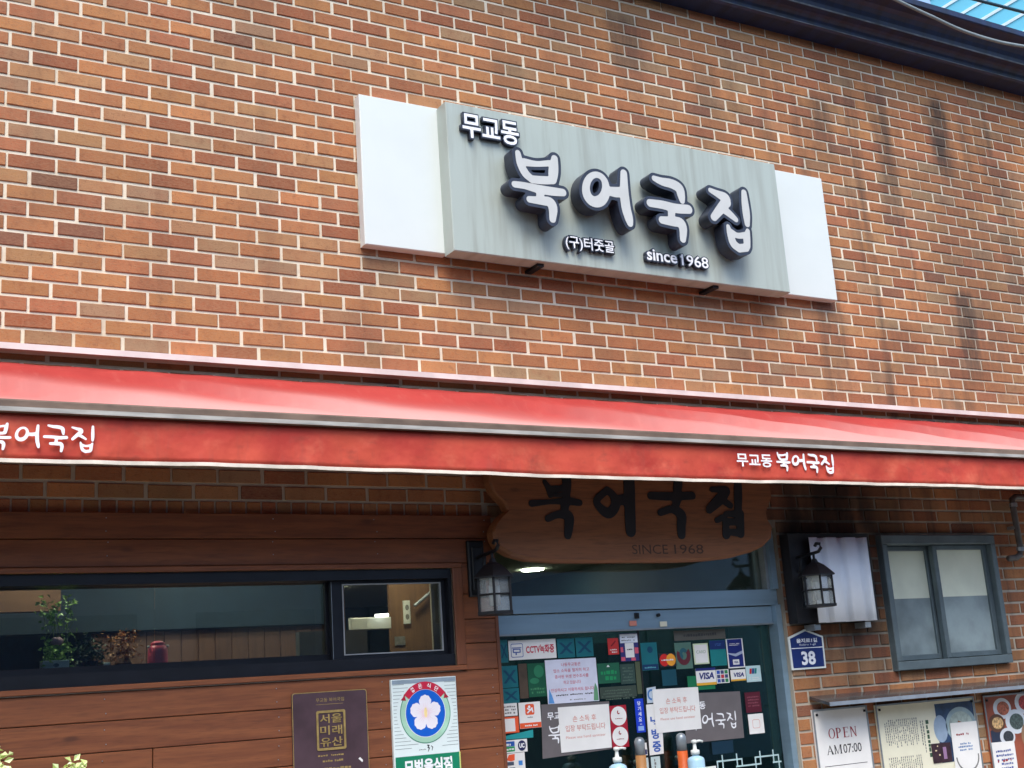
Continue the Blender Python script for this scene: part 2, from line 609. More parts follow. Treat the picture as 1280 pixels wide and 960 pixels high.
def run_jobs():
    tmp = []
    for j in JOBS:
        if j[0] == 'text':
            cu = bpy.data.curves.new('t', 'FONT')
            cu.body = j[2]
            cu.offset = j[6]
            cu.resolution_u = j[9]
            cu.shear = j[10]
            cu.fill_mode = 'BOTH' if j[7] > 0.002 else 'FRONT'
            if '\n' in j[2]:
                cu.align_x = 'CENTER'
            if j[7] > 0.002:
                cu.extrude = 0.05
        else:
            cu = bpy.data.curves.new('t', 'CURVE')
            cu.dimensions = '2D'
            cu.fill_mode = 'BOTH' if j[7] > 0.002 else 'FRONT'
            for L in j[2]:
                sp = cu.splines.new('POLY')
                sp.points.add(len(L) - 1)
                for p, q in zip(sp.points, L):
                    p.co = (q[0], q[1], 0, 1)
                sp.use_cyclic_u = True
            if j[7] > 0.002:
                cu.extrude = 0.05
        ob = bpy.data.objects.new('t', cu)
        COL.objects.link(ob)
        tmp.append(ob)
    dg = bpy.context.evaluated_depsgraph_get()
    for j, ob in zip(JOBS, tmp):
        me = bpy.data.meshes.new_from_object(ob.evaluated_get(dg))
        n = len(me.vertices)
        a = np.zeros(n * 3)
        me.vertices.foreach_get('co', a)
        a = a.reshape(-1, 3)
        o, box, y, depth = j[1], j[3], j[4], j[7]
        if n:
            if box:
                lo, hi = a.min(0), a.max(0)
                sx = (box[1] - box[0]) / max(1e-6, hi[0] - lo[0])
                sz = (box[3] - box[2]) / max(1e-6, hi[1] - lo[1])
                if not j[8]:
                    sx = sz = min(sx, sz)
                a[:, 0] = (a[:, 0] - (lo[0] + hi[0]) / 2) * sx
                a[:, 1] = (a[:, 1] - (lo[1] + hi[1]) / 2) * sz
                if j[11]:
                    c_, s_ = math.cos(j[11]), math.sin(j[11])
                    a[:, :2] = a[:, :2] @ np.array(((c_, s_), (-s_, c_)))
                a[:, 0] += (box[0] + box[1]) / 2
                a[:, 1] += (box[2] + box[3]) / 2
            b = np.zeros_like(a)
            org = ORG[o]
            b[:, 0] = a[:, 0] - org.x
            b[:, 2] = a[:, 1] - org.z
            if depth > 0.002:       # extruded: street face at y, body behind it
                b[:, 1] = y + np.where(a[:, 2] > 0, 0, depth) - org.y
            else:
                b[:, 1] = y - org.y
            me.vertices.foreach_set('co', b.ravel())
        me.materials.clear()
        me.materials.append(j[5])
        me.update()
        me.name = o.name
        old = o.data
        o.data = me
        bpy.data.meshes.remove(old)
    for ob in tmp:
        cu = ob.data
        bpy.data.objects.remove(ob)
        bpy.data.curves.remove(cu)


def ellipse(cx, cz, rx, rz, n=40, a0=0.0, a1=2 * math.pi):
    full = abs(a1 - a0) > 6.28
    k = n if full else n + 1
    return [(cx + rx * math.cos(a0 + (a1 - a0) * i / n), cz + rz * math.sin(a0 + (a1 - a0) * i / n)) for i in range(k)]


def arcband(cx, cz, r0x, r0z, r1x, r1z, a0, a1, n=16):
    return ellipse(cx, cz, r1x, r1z, n, a0, a1) + ellipse(cx, cz, r0x, r0z, n, a0, a1)[::-1]


def rect(x0, x1, z0, z1):
    return [(x0, z0), (x1, z0), (x1, z1), (x0, z1)]


def rrect(x0, x1, z0, z1, r, n=5):
    out = []
    for cx, cz, a in ((x1 - r, z0 + r, -90), (x1 - r, z1 - r, 0), (x0 + r, z1 - r, 90), (x0 + r, z0 + r, 180)):
        out += [(cx + r * math.cos(R(a + 90 * i / n)), cz + r * math.sin(R(a + 90 * i / n))) for i in range(n + 1)]
    return out


def mark(parent, shapes, y, m, name='printed_mark'):
    """flat print: each shape a thin plate 0.5 mm proud"""
    mb = MB()
    for i, s in enumerate(shapes):
        mb.poly([(x, y - (i % 8) * 0.00004, z) for x, z in s])
    return part(name, mb, m, parent)


def print_lines(parent, x0, x1, z0, z1, rows, y, m, seed=0, fill=0.55, name='small_print', vertical=False, ragged=0.25):
    r = random.Random(seed)
    sh = []
    if vertical:
        step = (x1 - x0) / rows
        for i in range(rows):
            x = x0 + step * i
            z = z1
            end = z0 + (z1 - z0) * r.random() * ragged
            while z > end:
                l = step * r.uniform(0.5, 0.85)
                if r.random() > 0.1:
                    sh.append(rect(x + step * .1, x + step * r.uniform(fill * .7, fill * 1.2), z - l, z))
                z -= l * 1.3
    else:
        step = (z1 - z0) / rows
        for i in range(rows):
            z = z1 - step * (i + 1)
            x = x0 + (x1 - x0) * r.random() * ragged * 0.5
            end = x1 - (x1 - x0) * r.random() * ragged * 0.5
            while x < end:
                l = step * r.uniform(0.3, 0.8)
                if r.random() > 0.12:
                    zz = z + step * r.uniform(0.1, .22)
                    sh.append(rect(x, min(end, x + l), zz, zz + step * fill * r.uniform(.7, 1)))
                x += l + step * 0.18
    return mark(parent, sh, y, m, name)


# ---- brush lettering: strokes with changing width -> outline
def contours(F, xs, ys):
    H, W = F.shape
    nxt = {}
    pts = {}
    def ip(a, b):
        k = (a, b) if a < b else (b, a)
        if k not in pts:
            (r1, c1), (r2, c2) = k
            f1, f2 = F[r1, c1], F[r2, c2]
            t = f1 / (f1 - f2) if f1 != f2 else 0.5
            pts[k] = (xs[c1] + (xs[c2] - xs[c1]) * t, ys[r1] + (ys[r2] - ys[r1]) * t)
        return k
    S = F < 0
    code = S[:-1, :-1].astype(int) + S[:-1, 1:] * 2 + S[1:, 1:] * 4 + S[1:, :-1] * 8
    for r, c in zip(*np.where((code > 0) & (code < 15))):
        p = [(r, c), (r, c + 1), (r + 1, c + 1), (r + 1, c)]
        ins = [S[q] for q in p]
        st, en = [], []
        for k in range(4):
            l = (k + 1) % 4
            if ins[k] and not ins[l]:
                en.append(ip(p[k], p[l]))
            if not ins[k] and ins[l]:
                st.append(ip(p[k], p[l]))
        if len(st) == 1:
            nxt[en[0]] = st[0]
        else:
            for q in en:
                s = min(st, key=lambda t_: (pts[t_][0] - pts[q][0]) ** 2 + (pts[t_][1] - pts[q][1]) ** 2)
                st.remove(s)
                nxt[q] = s
    loops = []
    while nxt:
        k0 = next(iter(nxt))
        L = []
        k = k0
        while k in nxt:
            L.append(pts[k])
            k = nxt.pop(k)
        if len(L) > 8:
            loops.append(np.array(L))
    return loops


def simplify(L, step):
    A = np.array(L)
    for _ in range(2):
        A = (np.roll(A, 1, 0) + 2 * A + np.roll(A, -1, 0)) / 4
    out = [A[0]]
    for p in A[1:]:
        if np.hypot(*(p - out[-1])) > step:
            out.append(p)
    return [tuple(map(float, p)) for p in out] if len(out) > 5 else [tuple(map(float, p)) for p in A]


def glyph(strokes, offset=0.0, k=0.004, grid=0.004):
    pts = [p for s in strokes for p in s]
    mx = max(p[2] for p in pts) + offset + grid * 3
    x0, x1 = min(p[0] for p in pts) - mx, max(p[0] for p in pts) + mx
    z0, z1 = min(p[1] for p in pts) - mx, max(p[1] for p in pts) + mx
    xs = np.arange(x0, x1 + grid, grid)
    ys = np.arange(z0, z1 + grid, grid)
    X, Y = np.meshgrid(xs, ys)
    D = np.full(X.shape, 9.0)
    for s in strokes:
        ds = np.full(X.shape, 9.0)
        q = s if len(s) > 1 else [s[0], s[0]]
        for (ax, ay, ar), (bx, by, br) in zip(q[:-1], q[1:]):
            dx, dy = bx - ax, by - ay
            L2 = dx * dx + dy * dy + 1e-12
            t = np.clip(((X - ax) * dx + (Y - ay) * dy) / L2, 0, 1)
            ds = np.minimum(ds, np.hypot(X - ax - t * dx, Y - ay - t * dy) - (ar + (br - ar) * t))
        h = np.clip(0.5 + 0.5 * (D - ds) / k, 0, 1)
        D = D * (1 - h) + ds * h - k * h * (1 - h)
    return [simplify(L, grid * 1.1) for L in contours(D - offset - 1e-5, xs, ys)]
G_MAIN = [[[(2.366,4.204,0.0131),(2.376,4.149,0.0187),(2.402,4.099,0.0207),(2.437,4.072,0.0176)],[(2.437,4.072,0.0187),(2.496,4.076,0.0198),(2.56,4.085,0.0187)],[(2.583,4.207,0.0169),(2.575,4.165,0.0242),(2.568,4.127,0.0264),(2.561,4.089,0.0214)],[(2.402,4.159,0.0187),(2.475,4.161,0.0132),(2.551,4.177,0.0143)],[(2.334,4.03,0.0151),(2.392,4.031,0.0162),(2.475,4.024,0.0209),(2.56,4.024,0.0209),(2.617,4.027,0.018)],[(2.483,4.021,0.0209),(2.477,3.974,0.0205)],[(2.414,3.961,0.0151),(2.481,3.963,0.0196),(2.532,3.963,0.0242),(2.549,3.932,0.0242),(2.542,3.872,0.0165)]],[[(2.888,4.089,0.0221),(2.875,4.05,0.0252),(2.849,4.018,0.0276),(2.816,4.004,0.0282),(2.786,4.009,0.0273),(2.765,4.034,0.0249),(2.761,4.071,0.0212),(2.773,4.11,0.0183),(2.799,4.142,0.0159),(2.832,4.157,0.015),(2.863,4.151,0.0163),(2.883,4.127,0.0185),(2.888,4.089,0.0221)],[(2.89,4.077,0.0214),(2.945,4.076,0.0264),(2.991,4.085,0.0243)],[(3.01,4.193,0.0184),(3.005,4.132,0.0223),(3.001,4.078,0.0259),(3.004,3.998,0.0272),(3.015,3.942,0.0243),(3.02,3.912,0.0165)]],[[(3.207,4.193,0.0138),(3.257,4.182,0.0208),(3.324,4.178,0.0255),(3.369,4.159,0.0272),(3.378,4.121,0.0234),(3.381,4.089,0.0152)],[(3.163,4.046,0.0199),(3.247,4.047,0.022),(3.331,4.039,0.0246),(3.418,4.045,0.0236)],[(3.302,4.021,0.0218),(3.297,3.983,0.0203)],[(3.231,3.959,0.0187),(3.297,3.96,0.0243),(3.351,3.959,0.0269),(3.367,3.927,0.0243),(3.359,3.866,0.0174)]],[[(3.585,4.18,0.012),(3.634,4.165,0.0192),(3.683,4.148,0.0291),(3.69,4.124,0.0291)],[(3.688,4.124,0.0289),(3.649,4.084,0.0265),(3.59,4.023,0.0203)],[(3.662,4.083,0.0241),(3.709,4.054,0.0194),(3.745,4.029,0.0134)],[(3.826,4.201,0.0161),(3.825,4.135,0.0223),(3.825,4.07,0.0233),(3.823,4.013,0.0158)],[(3.683,3.981,0.0108),(3.693,3.934,0.0204),(3.708,3.885,0.0231),(3.744,3.861,0.0216)],[(3.744,3.861,0.0216),(3.794,3.871,0.0216)],[(3.821,3.972,0.0123),(3.808,3.927,0.0221),(3.804,3.884,0.0204)],[(3.701,3.95,0.017),(3.744,3.935,0.0146),(3.798,3.945,0.0158)]]]
G_WOOD = [[[(2.459,2.558,0.012),(2.478,2.528,0.0158),(2.485,2.492,0.0133)],[(2.587,2.592,0.0258),(2.584,2.542,0.0258),(2.578,2.493,0.0202)],[(2.488,2.522,0.0159),(2.582,2.53,0.0161)],[(2.486,2.495,0.0105),(2.579,2.496,0.0107)],[(2.377,2.451,0.0167),(2.483,2.46,0.0118),(2.583,2.465,0.0188),(2.651,2.458,0.0163)],[(2.568,2.456,0.0252),(2.557,2.413,0.0199)],[(2.462,2.379,0.0171),(2.52,2.399,0.0186),(2.58,2.392,0.0266),(2.577,2.34,0.0252),(2.568,2.298,0.0197)]],[[(2.82,2.525,0.0179),(2.75,2.465,0.0193),(2.811,2.408,0.0261),(2.862,2.447,0.0264),(2.854,2.494,0.0222),(2.82,2.525,0.0179)],[(2.863,2.472,0.025),(2.947,2.48,0.0292)],[(2.958,2.62,0.0313),(2.955,2.543,0.0341),(2.949,2.461,0.0323),(2.943,2.373,0.032),(2.94,2.32,0.0303)]],[[(3.166,2.617,0.0174),(3.245,2.613,0.0218),(3.266,2.587,0.0264),(3.255,2.535,0.0264)],[(3.082,2.5,0.0199),(3.191,2.498,0.0218),(3.348,2.504,0.0208)],[(3.251,2.496,0.0291),(3.233,2.451,0.0216)],[(3.134,2.414,0.018),(3.207,2.431,0.0201),(3.263,2.403,0.0291),(3.257,2.348,0.0273),(3.253,2.303,0.0247)]],[[(3.48,2.539,0.015),(3.58,2.538,0.0188),(3.527,2.49,0.0303),(3.449,2.433,0.0223)],[(3.539,2.487,0.0197),(3.592,2.456,0.0182)],[(3.661,2.603,0.0245),(3.653,2.515,0.0273),(3.642,2.442,0.0245)],[(3.491,2.376,0.0148),(3.543,2.388,0.018),(3.544,2.303,0.0252)],[(3.554,2.411,0.0136),(3.655,2.412,0.023)],[(3.651,2.409,0.0258),(3.641,2.31,0.0255)],[(3.553,2.369,0.0193),(3.649,2.369,0.0199)],[(3.55,2.316,0.0163),(3.641,2.311,0.021)]]]
BOARD = [(2.16,2.598),(2.161,2.552),(2.179,2.507),(2.207,2.477),(2.236,2.451),(2.251,2.417),(2.209,2.386),(2.176,2.348),(2.161,2.314),(2.167,2.277),(2.19,2.239),(2.252,2.205),(2.35,2.182),(2.514,2.171),(2.696,2.169),(2.981,2.168),(3.229,2.166),(3.435,2.172),(3.568,2.183),(3.706,2.211),(3.793,2.24),(3.861,2.287),(3.874,2.338),(3.847,2.381),(3.842,2.424),(3.871,2.468),(3.894,2.511),(3.891,2.564),(3.892,2.642)]


def spline(st, sub=5):
    if len(st) < 3:
        return st
    P = [np.array(p) for p in st]
    P = [2 * P[0] - P[1]] + P + [2 * P[-1] - P[-2]]
    out = []
    for i in range(1, len(P) - 2):
        for k in range(sub):
            t = k / sub
            a, b, c, d = P[i - 1:i + 3]
            out.append(tuple(0.5 * (2 * b + (c - a) * t + (2 * a - 5 * b + 4 * c - d) * t * t + (3 * b - a - 3 * c + d) * t ** 3)))
    out.append(tuple(P[-2]))
    return out


G_MAIN = [[spline(s) for s in g] for g in G_MAIN]
G_WOOD = [[spline(s) for s in g] for g in G_WOOD]


def place(g, x0, x1, z0, z1, wt=1.0):
    """a brush glyph fitted into a box; wt scales the stroke weight"""
    p = np.array([q for s in g for q in s])
    lo = (p[:, 0] - p[:, 2]).min(), (p[:, 1] - p[:, 2]).min()
    hi = (p[:, 0] + p[:, 2]).max(), (p[:, 1] + p[:, 2]).max()
    sx, sz = (x1 - x0) / (hi[0] - lo[0]), (z1 - z0) / (hi[1] - lo[1])
    k = wt * (sx + sz) / 2
    return [[(x0 + (a - lo[0]) * sx, z0 + (b - lo[1]) * sz, c * k) for a, b, c in s] for s in g]


# ------------------------------------------------------------------ ground and street
M_ASPH = plain('asphalt', (54, 54, 54), 0.9, 0, 0.3, 3, 0.4)
M_PAVE = plain('pavement_slabs', (150, 145, 136), 0.85, 0, 0.15, 2, 0.2)
mb = MB()
mb.poly([(-900, -900, -0.12), (900, -900, -0.12), (900, 900, -0.12), (-900, 900, -0.12)])
tag(part('ground', mb, M_ASPH), None, None, None, 'structure')
mb = MB()
mb.box(-30, 40, -3.4, 0.4, -0.2, 0.0)
tag(part('pavement', mb, M_PAVE), None, None, None, 'structure')

# ------------------------------------------------------------------ the restaurant building
BH, BZ = 0.0702379, 3.13453
B = thing('restaurant_building', 'two storey brick restaurant with dark cornice, wood clad front and glass entrance', 'building', (2.5, 0, 0))
F0 = 0.0055
mb = MB()
XL, XR = -4.0, 11.0
mb.box(XL, XR, F0, 0.22, 2.36, 5.5)
mb.box(XL, -0.95, F0, 0.22, 0, 2.36)
mb.box(-0.95, 1.99, F0, 0.22, 0, 1.70)
mb.box(-0.95, 1.99, F0, 0.22, 2.18, 2.36)
mb.box(1.99, 2.2, F0, 0.22, 0, 2.36)
mb.box(4.012, 4.765, F0, 0.22, 0, 2.36)
mb.box(4.765, 5.725, F0, 0.22, 0, 1.548)
mb.box(4.765, 5.725, F0, 0.22, 2.318, 2.36)
mb.box(5.725, XR, F0, 0.22, 0, 2.36)
part('wall', mb, M_MORTAR, B)
mb = MB()
mb.box(XL, XL + 0.22, 0.23, 9.0, 0, 5.5)
mb.box(XR - 0.22, XR, 0.23, 9.0, 0, 5.5)
mb.box(XL, XR, 9.01, 9.2, 0, 5.5)
part('side_walls', mb, M_MORTAR, B)
mb = MB()
mb.box(XL, XR, -0.05, 9.2, 5.72, 5.86)
part('roof', mb, M_DKROOF, B)

PAL = [((176, 114, 68), 26), ((174, 124, 82), 18), ((166, 102, 62), 22), ((148, 80, 50), 12), ((124, 74, 56), 4),
       ((158, 124, 92), 9), ((186, 120, 72), 16), ((168, 100, 66), 12), ((152, 110, 78), 6)]
PALW = [p for p, n in PAL for _ in range(n)]


def brick_col(r):
    c = s2l(r.choice(PALW))
    k = r.uniform(0.84, 1.05) * 1.08
    return tuple(min(1, v * k * r.uniform(0.95, 1.05)) for v in c)


def px(x, y, z):
    d = Vector((x, y, z)) - CAM
    q = d.dot(FW)
    return 640 + 1573.56 * d.dot(RT) / q, 480 - 1573.56 * d.dot(UP) / q, q


HOLES = [(-9, 2.215, -1, 2.472), (2.19, 4.018, -1, 2.36), (4.757, 5.733, 1.545, 2.322)]
items = []
br = random.Random(11)
for r in range(-44, 34):
    zc = BZ + r * BH
    z0, z1 = zc - 0.0284, zc + 0.0284
    off = 0.0 if r % 2 else 0.1
    drift = br.uniform(-0.012, 0.012)
    for j in range(-20, 55):
        x0, x1 = j * 0.2 + off + 0.0072 + drift, (j + 1) * 0.2 + off - 0.0072 + drift
        jt = br.uniform(-0.003, 0.003)
        x0 += jt
        x1 += jt + br.uniform(-0.002, 0.002)
        if x0 < XL or x1 > XR:
            continue
        for hx0, hx1, hz0, hz1 in HOLES:
            if z1 > hz0 + 0.012 and z0 < hz1 - 0.004 and x1 > hx0 and x0 < hx1:
                if x0 < hx0:
                    x1 = hx0
                elif x1 > hx1:
                    x0 = hx1
                else:
                    x1 = x0
        if x1 - x0 < 0.025:
            continue
        items.append((x0, x1, z0 + br.uniform(-.0012, .0012), z1 + br.uniform(-.0012, .0012), 0))
# soldier course over the cladding
for i in range(-30, 34):
    x0 = i * 0.0686 - 0.004
    if x0 + 0.06 < 2.2 and x0 > XL:
        items.append((x0, x0 + 0.0595, 2.36, 2.4625, 1))


def vis(it):
    x, z = (it[0] + it[1]) / 2, (it[2] + it[3]) / 2
    X, Y, q = px(x, 0, z)
    if not (-25 < X < 1305 and -8 < Y < 968):
        return -1
    if 2.595 < z < 3.09 or (1.68 < x < 4.28 and 3.76 < z < 4.46):
        return -1
    if it[4] and not z > 2.3:
        return -1
    a, c = px(it[0], 0, z), px(it[1], 0, z)
    return (c[0] - a[0]) * (it[3] - it[2])


sc_ = [(vis(it), k) for k, it in enumerate(items)]
sc_.sort(reverse=True)
TOP = {k for v, k in sc_[:300] if v > 0}
VAR = {}
for k, it in enumerate(items):
    if k not in TOP:
        continue
    wd, ht = round(it[1] - it[0], 2), round(it[3] - it[2], 2)
    key = (wd, ht, br.randrange(3) if wd > 0.1 else 0)
    if key not in VAR:
        m = MB()
        m.cbox(-wd / 2 - (0.0004 if wd > .1 else 0), wd / 2, -0.001 + 0.0008 * key[2], 0.014, -ht / 2, ht / 2, 0.0022)
        VAR[key] = mesh_from('brick', m, M_BRICK, Vector((0, 0, 0)))
    o = bpy.data.objects.new('brick', VAR[key])
    COL.objects.link(o)
    o.parent = B
    xc, zc = (it[0] + it[1]) / 2, (it[2] + it[3]) / 2
    o.location = Vector((xc, br.uniform(-0.0015, 0.001), zc)) - ORG[B]
    o.scale = ((it[1] - it[0]) / wd, 1, (it[3] - it[2]) / ht)
    o.rotation_euler = (br.gauss(0, 0.006), br.gauss(0, 0.0035), br.gauss(0, 0.004))
    o.color = (*brick_col(br), 1)
mb = MB()
cols = []
for k, it in enumerate(items):
    if k in TOP:
        continue
    n0 = len(mb.f)
    dy = br.uniform(-0.0022, 0.001)
    mb.cbox(it[0], it[1], dy, 0.014, it[2], it[3], 0.0022)
    cols += [brick_col(br)] * (len(mb.f) - n0)
fo = part('brick_field', mb, M_BRICKF, B)
at = fo.data.color_attributes.new('Col', 'FLOAT_COLOR', 'CORNER')
buf = []
for p, c in zip(fo.data.polygons, cols):
    buf += [*c, 1.0] * p.loop_total
at.data.foreach_set('color', buf)
fo['kind'] = 'stuff'

# cornice: dark pressed-metal gutter in two coved steps
prof = [(0.0, 5.474), (-0.13, 5.478), (-0.145, 5.486), (-0.145, 5.496), (-0.135, 5.502)]
prof += [(-0.135 - 0.075 * (1 - math.cos(t)), 5.502 + 0.052 * math.sin(t)) for t in (0.3, 0.6, 0.9, 1.2, 1.57)]
prof += [(-0.222, 5.556), (-0.226, 5.566), (-0.216, 5.572)]
prof += [(-0.216 - 0.115 * (1 - math.cos(t)), 5.572 + 0.09 * math.sin(t)) for t in (0.3, 0.6, 0.9, 1.2, 1.57)]
prof += [(-0.36, 5.668), (-0.366, 5.674), (-0.366, 5.712), (-0.352, 5.718), (-0.33, 5.70), (0.0, 5.70)]
mb = MB()
mb.extx(prof[::-1], XL - 0.05, XR + 0.05)
part('cornice', mb, M_CORN, B)
mb = MB()
mb.box(XL, XR, -0.2275, -0.2262, 5.5555, 5.5665)
mb.box(XL, XR, -0.1462, -0.1452, 5.487, 5.4925)
part('cornice_edge', mb, M_CORNEDGE, B)
# wood cladding
ys, ye = -0.03, 0.0025
zs = [0.06, 0.177, 0.294, 0.411, 0.528, 0.645, 0.762, 0.879, 0.996, 1.113, 1.23, 1.347, 1.464, 1.581]


def plank(x0, x1, z0, z1, y=ys, m=M_WOOD, nm='plank'):
    m_ = MB()
    d = rnd.uniform(-0.0015, 0.0015)
    m_.cbox(x0, x1, y + d, ye, z0 + 0.0014, z1 - 0.0014, 0.003)
    return part(nm, m_, m, B)


for a, b in zip(zs, zs[1:]):
    plank(XL, 0.61 if (int(a * 10) % 2) else -0.6, a, b)
    plank(0.613 if (int(a * 10) % 2) else -0.597, 2.213, a, b)
plank(XL, 2.213, 1.581, 1.694)
plank(XL, 2.213, 2.299, 2.41)
plank(XL, 2.213, 2.184, 2.299)
for a, b in ((1.694, 1.815), (1.815, 1.925), (1.925, 2.04), (2.04, 2.184)):
    plank(2.036, 2.213, a, b)
    plank(XL, -0.99, a, b)
mb = MB()
mb.cbox(-0.97, 2.034, -0.044, -0.032, 2.162, 2.184, 0.003)
part('window_casing', mb, M_WOOD, B)
mb = MB()
mb.cbox(-0.97, 2.034, -0.046, -0.032, 1.697, 1.719, 0.003)
part('window_casing', mb, M_WOOD, B)
mb = MB()
mb.cbox(1.986, 2.034, -0.043, -0.032, 1.7195, 2.1615, 0.003)
part('window_casing', mb, M_WOODV, B)
mb = MB()
mb.box(2.2005, 2.2165, -0.034, 0.2, 0.0, 2.352)
part('cladding_end_board', mb, M_WOODV, B)
mb = MB()
nr = random.Random(3)
for z in zs[:-1] + [1.581, 2.2, 2.3]:
    for x in (-0.1, 0.425, 1.13, 1.61, 2.17):
        for dz in (0.03, 0.085):
            mb.lathe((x + nr.uniform(-.01, .01), ys - 0.0025, z + dz), [(0.0022, -0.002), (0.0022, 0.002)], 6)
o = part('nail_heads', mb, M_STEELD, B)
o['kind'] = 'stuff'

# strip window with black aluminium frame
Wn = MB()
Wn.box(-0.95, 1.984, -0.022, 0.16, 2.116, 2.16)
Wn.box(-0.95, 1.984, -0.026, 0.16, 1.72, 1.772)
Wn.box(-0.95, -0.9, -0.022, 0.16, 1.7725, 2.1155)
Wn.box(1.968, 1.984, -0.022, 0.16, 1.7725, 2.1155)
win = part('strip_window', Wn, M_BLACK, B)
m_ = MB()
m_.box(-0.9, 1.42, 0.055, 0.08, 1.7725, 1.80)
m_.box(1.392, 1.418, 0.052, 0.078, 1.8005, 2.115)
part('sash_frame', m_, M_BLACK, win)
m_ = MB()
m_.box(-0.9, 0.64, 0.060, 0.064, 1.80, 2.116)
part('pane', m_, G_CLEAR, win)
m_ = MB()
m_.box(0.645, 1.4, 0.072, 0.076, 1.80, 2.116)
part('pane', m_, G_CLEAR, win)
m_ = MB()
for q in ((1.403, 1.455, 1.774, 2.114), (1.945, 1.966, 1.774, 2.114), (1.4555, 1.9445, 2.102, 2.114), (1.4555, 1.9445, 1.774, 1.789)):
    m_.box(q[0], q[1], 0.012, 0.045, q[2], q[3])
part('sash_frame', m_, M_BLACK, win)
m_ = MB()
for q in ((1.4555, 1.4605, 1.7895, 2.1015), (1.9395, 1.9445, 1.7895, 2.1015), (1.461, 1.939, 2.0965, 2.1015), (1.461, 1.939, 1.7895, 1.7945)):
    m_.box(q[0], q[1], 0.008, 0.03, q[2], q[3])
part('gasket', m_, plain('grey_gasket', (150, 154, 156), 0.6), win)
m_ = MB()
m_.box(1.461, 1.939, 0.018, 0.022, 1.795, 2.096)
part('pane', m_, glass('dusty_glass', (0.7, 0.74, 0.74), 1.5, 0.02, 1.2), win)
m_ = MB()
m_.box(1.4035, 1.4055, 0.0095, 0.0118, 1.775, 2.113)
part('track', m_, M_STEELD, win)

# entrance
D0 = 0.10
m_ = MB()
m_.box(2.217, 4.011, 0.05, 0.16, 1.946, 2.03)
door = part('entrance_door', m_, M_STEEL, B)
m_ = MB()
m_.box(2.217, 3.972, 0.062, 0.15, 1.852, 1.94)
part('door_rail', m_, M_STEEL, door)
m_ = MB()
m_.box(2.217, 3.972, 0.058, 0.152, 1.844, 1.8515)
part('rail_lip', m_, M_STEELD, door)
m_ = MB()
m_.box(3.974, 4.011, 0.03, 0.17, 0.0, 1.9455)
m_.box(3.974, 4.011, 0.03, 0.17, 2.0305, 2.36)
part('jamb', m_, M_STEEL, door)
m_ = MB()
m_.box(3.955, 3.9735, 0.055, 0.13, 2.0305, 2.36)
part('transom_stop', m_, M_STEELD, door)
m_ = MB()
m_.box(2.217, 3.955, 0.1, 0.106, 2.03, 2.36)
part('transom_pane', m_, G_CLEAR, door)
for x0, x1 in ((2.217, 3.098), (3.106, 3.972)):
    m_ = MB()
    m_.box(x0, x1, D0, D0 + 0.01, 0.03, 1.846)
    part('door_leaf', m_, G_DOOR, door)
m_ = MB()
m_.box(3.0985, 3.1055, 0.098, 0.112, 0.03, 1.844)
part('brush_seal', m_, M_INK, door)
# long pull handles: grey end caps with wood and orange grips
for x, mm, lab in ((3.012, plain('tan_grip', (176, 124, 72), 0.5), 'tan wooden door pull'), (3.268, plain('orange_grip', (208, 92, 32), 0.45), 'orange door pull')):
    m_ = MB()
    zt = 1.325
    m_.tube([(x, 0.045, zt - 0.085), (x, 0.045, zt - 0.02), (x, 0.045, zt - 0.006), (x, 0.045, zt)], [0.026, 0.026, 0.02, 0.008], 14, 0)
    m_.tube([(x, 0.045, 0.62), (x, 0.045, zt - 0.086)], 0.0265, 14, 1)
    m_.tube([(x, 0.045, zt - 0.12), (x, 0.098, zt - 0.12)], 0.012, 8, 0)
    m_.tube([(x, 0.045, 0.7), (x, 0.098, 0.7)], 0.012, 8, 0)
    part('door_handle', m_, [M_STEELD, mm], door, True, lab)
# pale lattice film on the lower right leaf
m_ = MB()
def bar(x0, z0, x1, z1, t=0.0045):
    if abs(z1 - z0) < 1e-6:
        m_.box(min(x0, x1) - t, max(x0, x1) + t, D0 - 0.0015, D0 - 0.0005, z0 - t, z0 + t)
    else:
        m_.box(x0 - t, x0 + t, D0 - 0.0021, D0 - 0.0016, min(z0, z1) - t, max(z0, z1) + t)
zt = 1.164
for q in ((3.525, zt, 3.687, zt), (3.649, zt - .035, 3.81, zt - .035), (3.778, zt, 3.936, zt), (3.898, zt - .035, 3.95, zt - .035),
          (3.525, zt, 3.525, 0.9), (3.56, zt + .026, 3.56, 0.9), (3.655, zt + .026, 3.655, zt - .035), (3.687, zt, 3.687, zt - .035), (3.778, zt, 3.778, 0.9),
          (3.812, zt + .026, 3.812, zt - .035), (3.902, zt + .026, 3.902, zt - .035), (3.936, zt, 3.936, 0.9)):
    bar(*q, t=0.0038)
part('lattice_film', m_, plain('frosted_film', (176, 204, 204), 0.6), door)
# little clips on the rail
for x, z, mm in ((3.045, 1.878, M_PINK), (3.235, 1.868, M_PAPERC)):
    m_ = MB()
    m_.cbox(x - 0.022, x + 0.022, 0.055, 0.0575, z - 0.012, z + 0.014, 0.001)
    part('rail_tape', m_, mm, door)
m_ = MB()
m_.cbox(3.06, 3.085, 0.05, 0.061, 1.902, 1.93, 0.003)
m_.tube([(3.07, 0.046, 1.915), (3.07, 0.06, 1.915)], 0.008, 8)
m_.tube([(3.205, 0.046, 1.915), (3.205, 0.061, 1.915)], 0.009, 8)
part('sensor', m_, M_IRON, door)

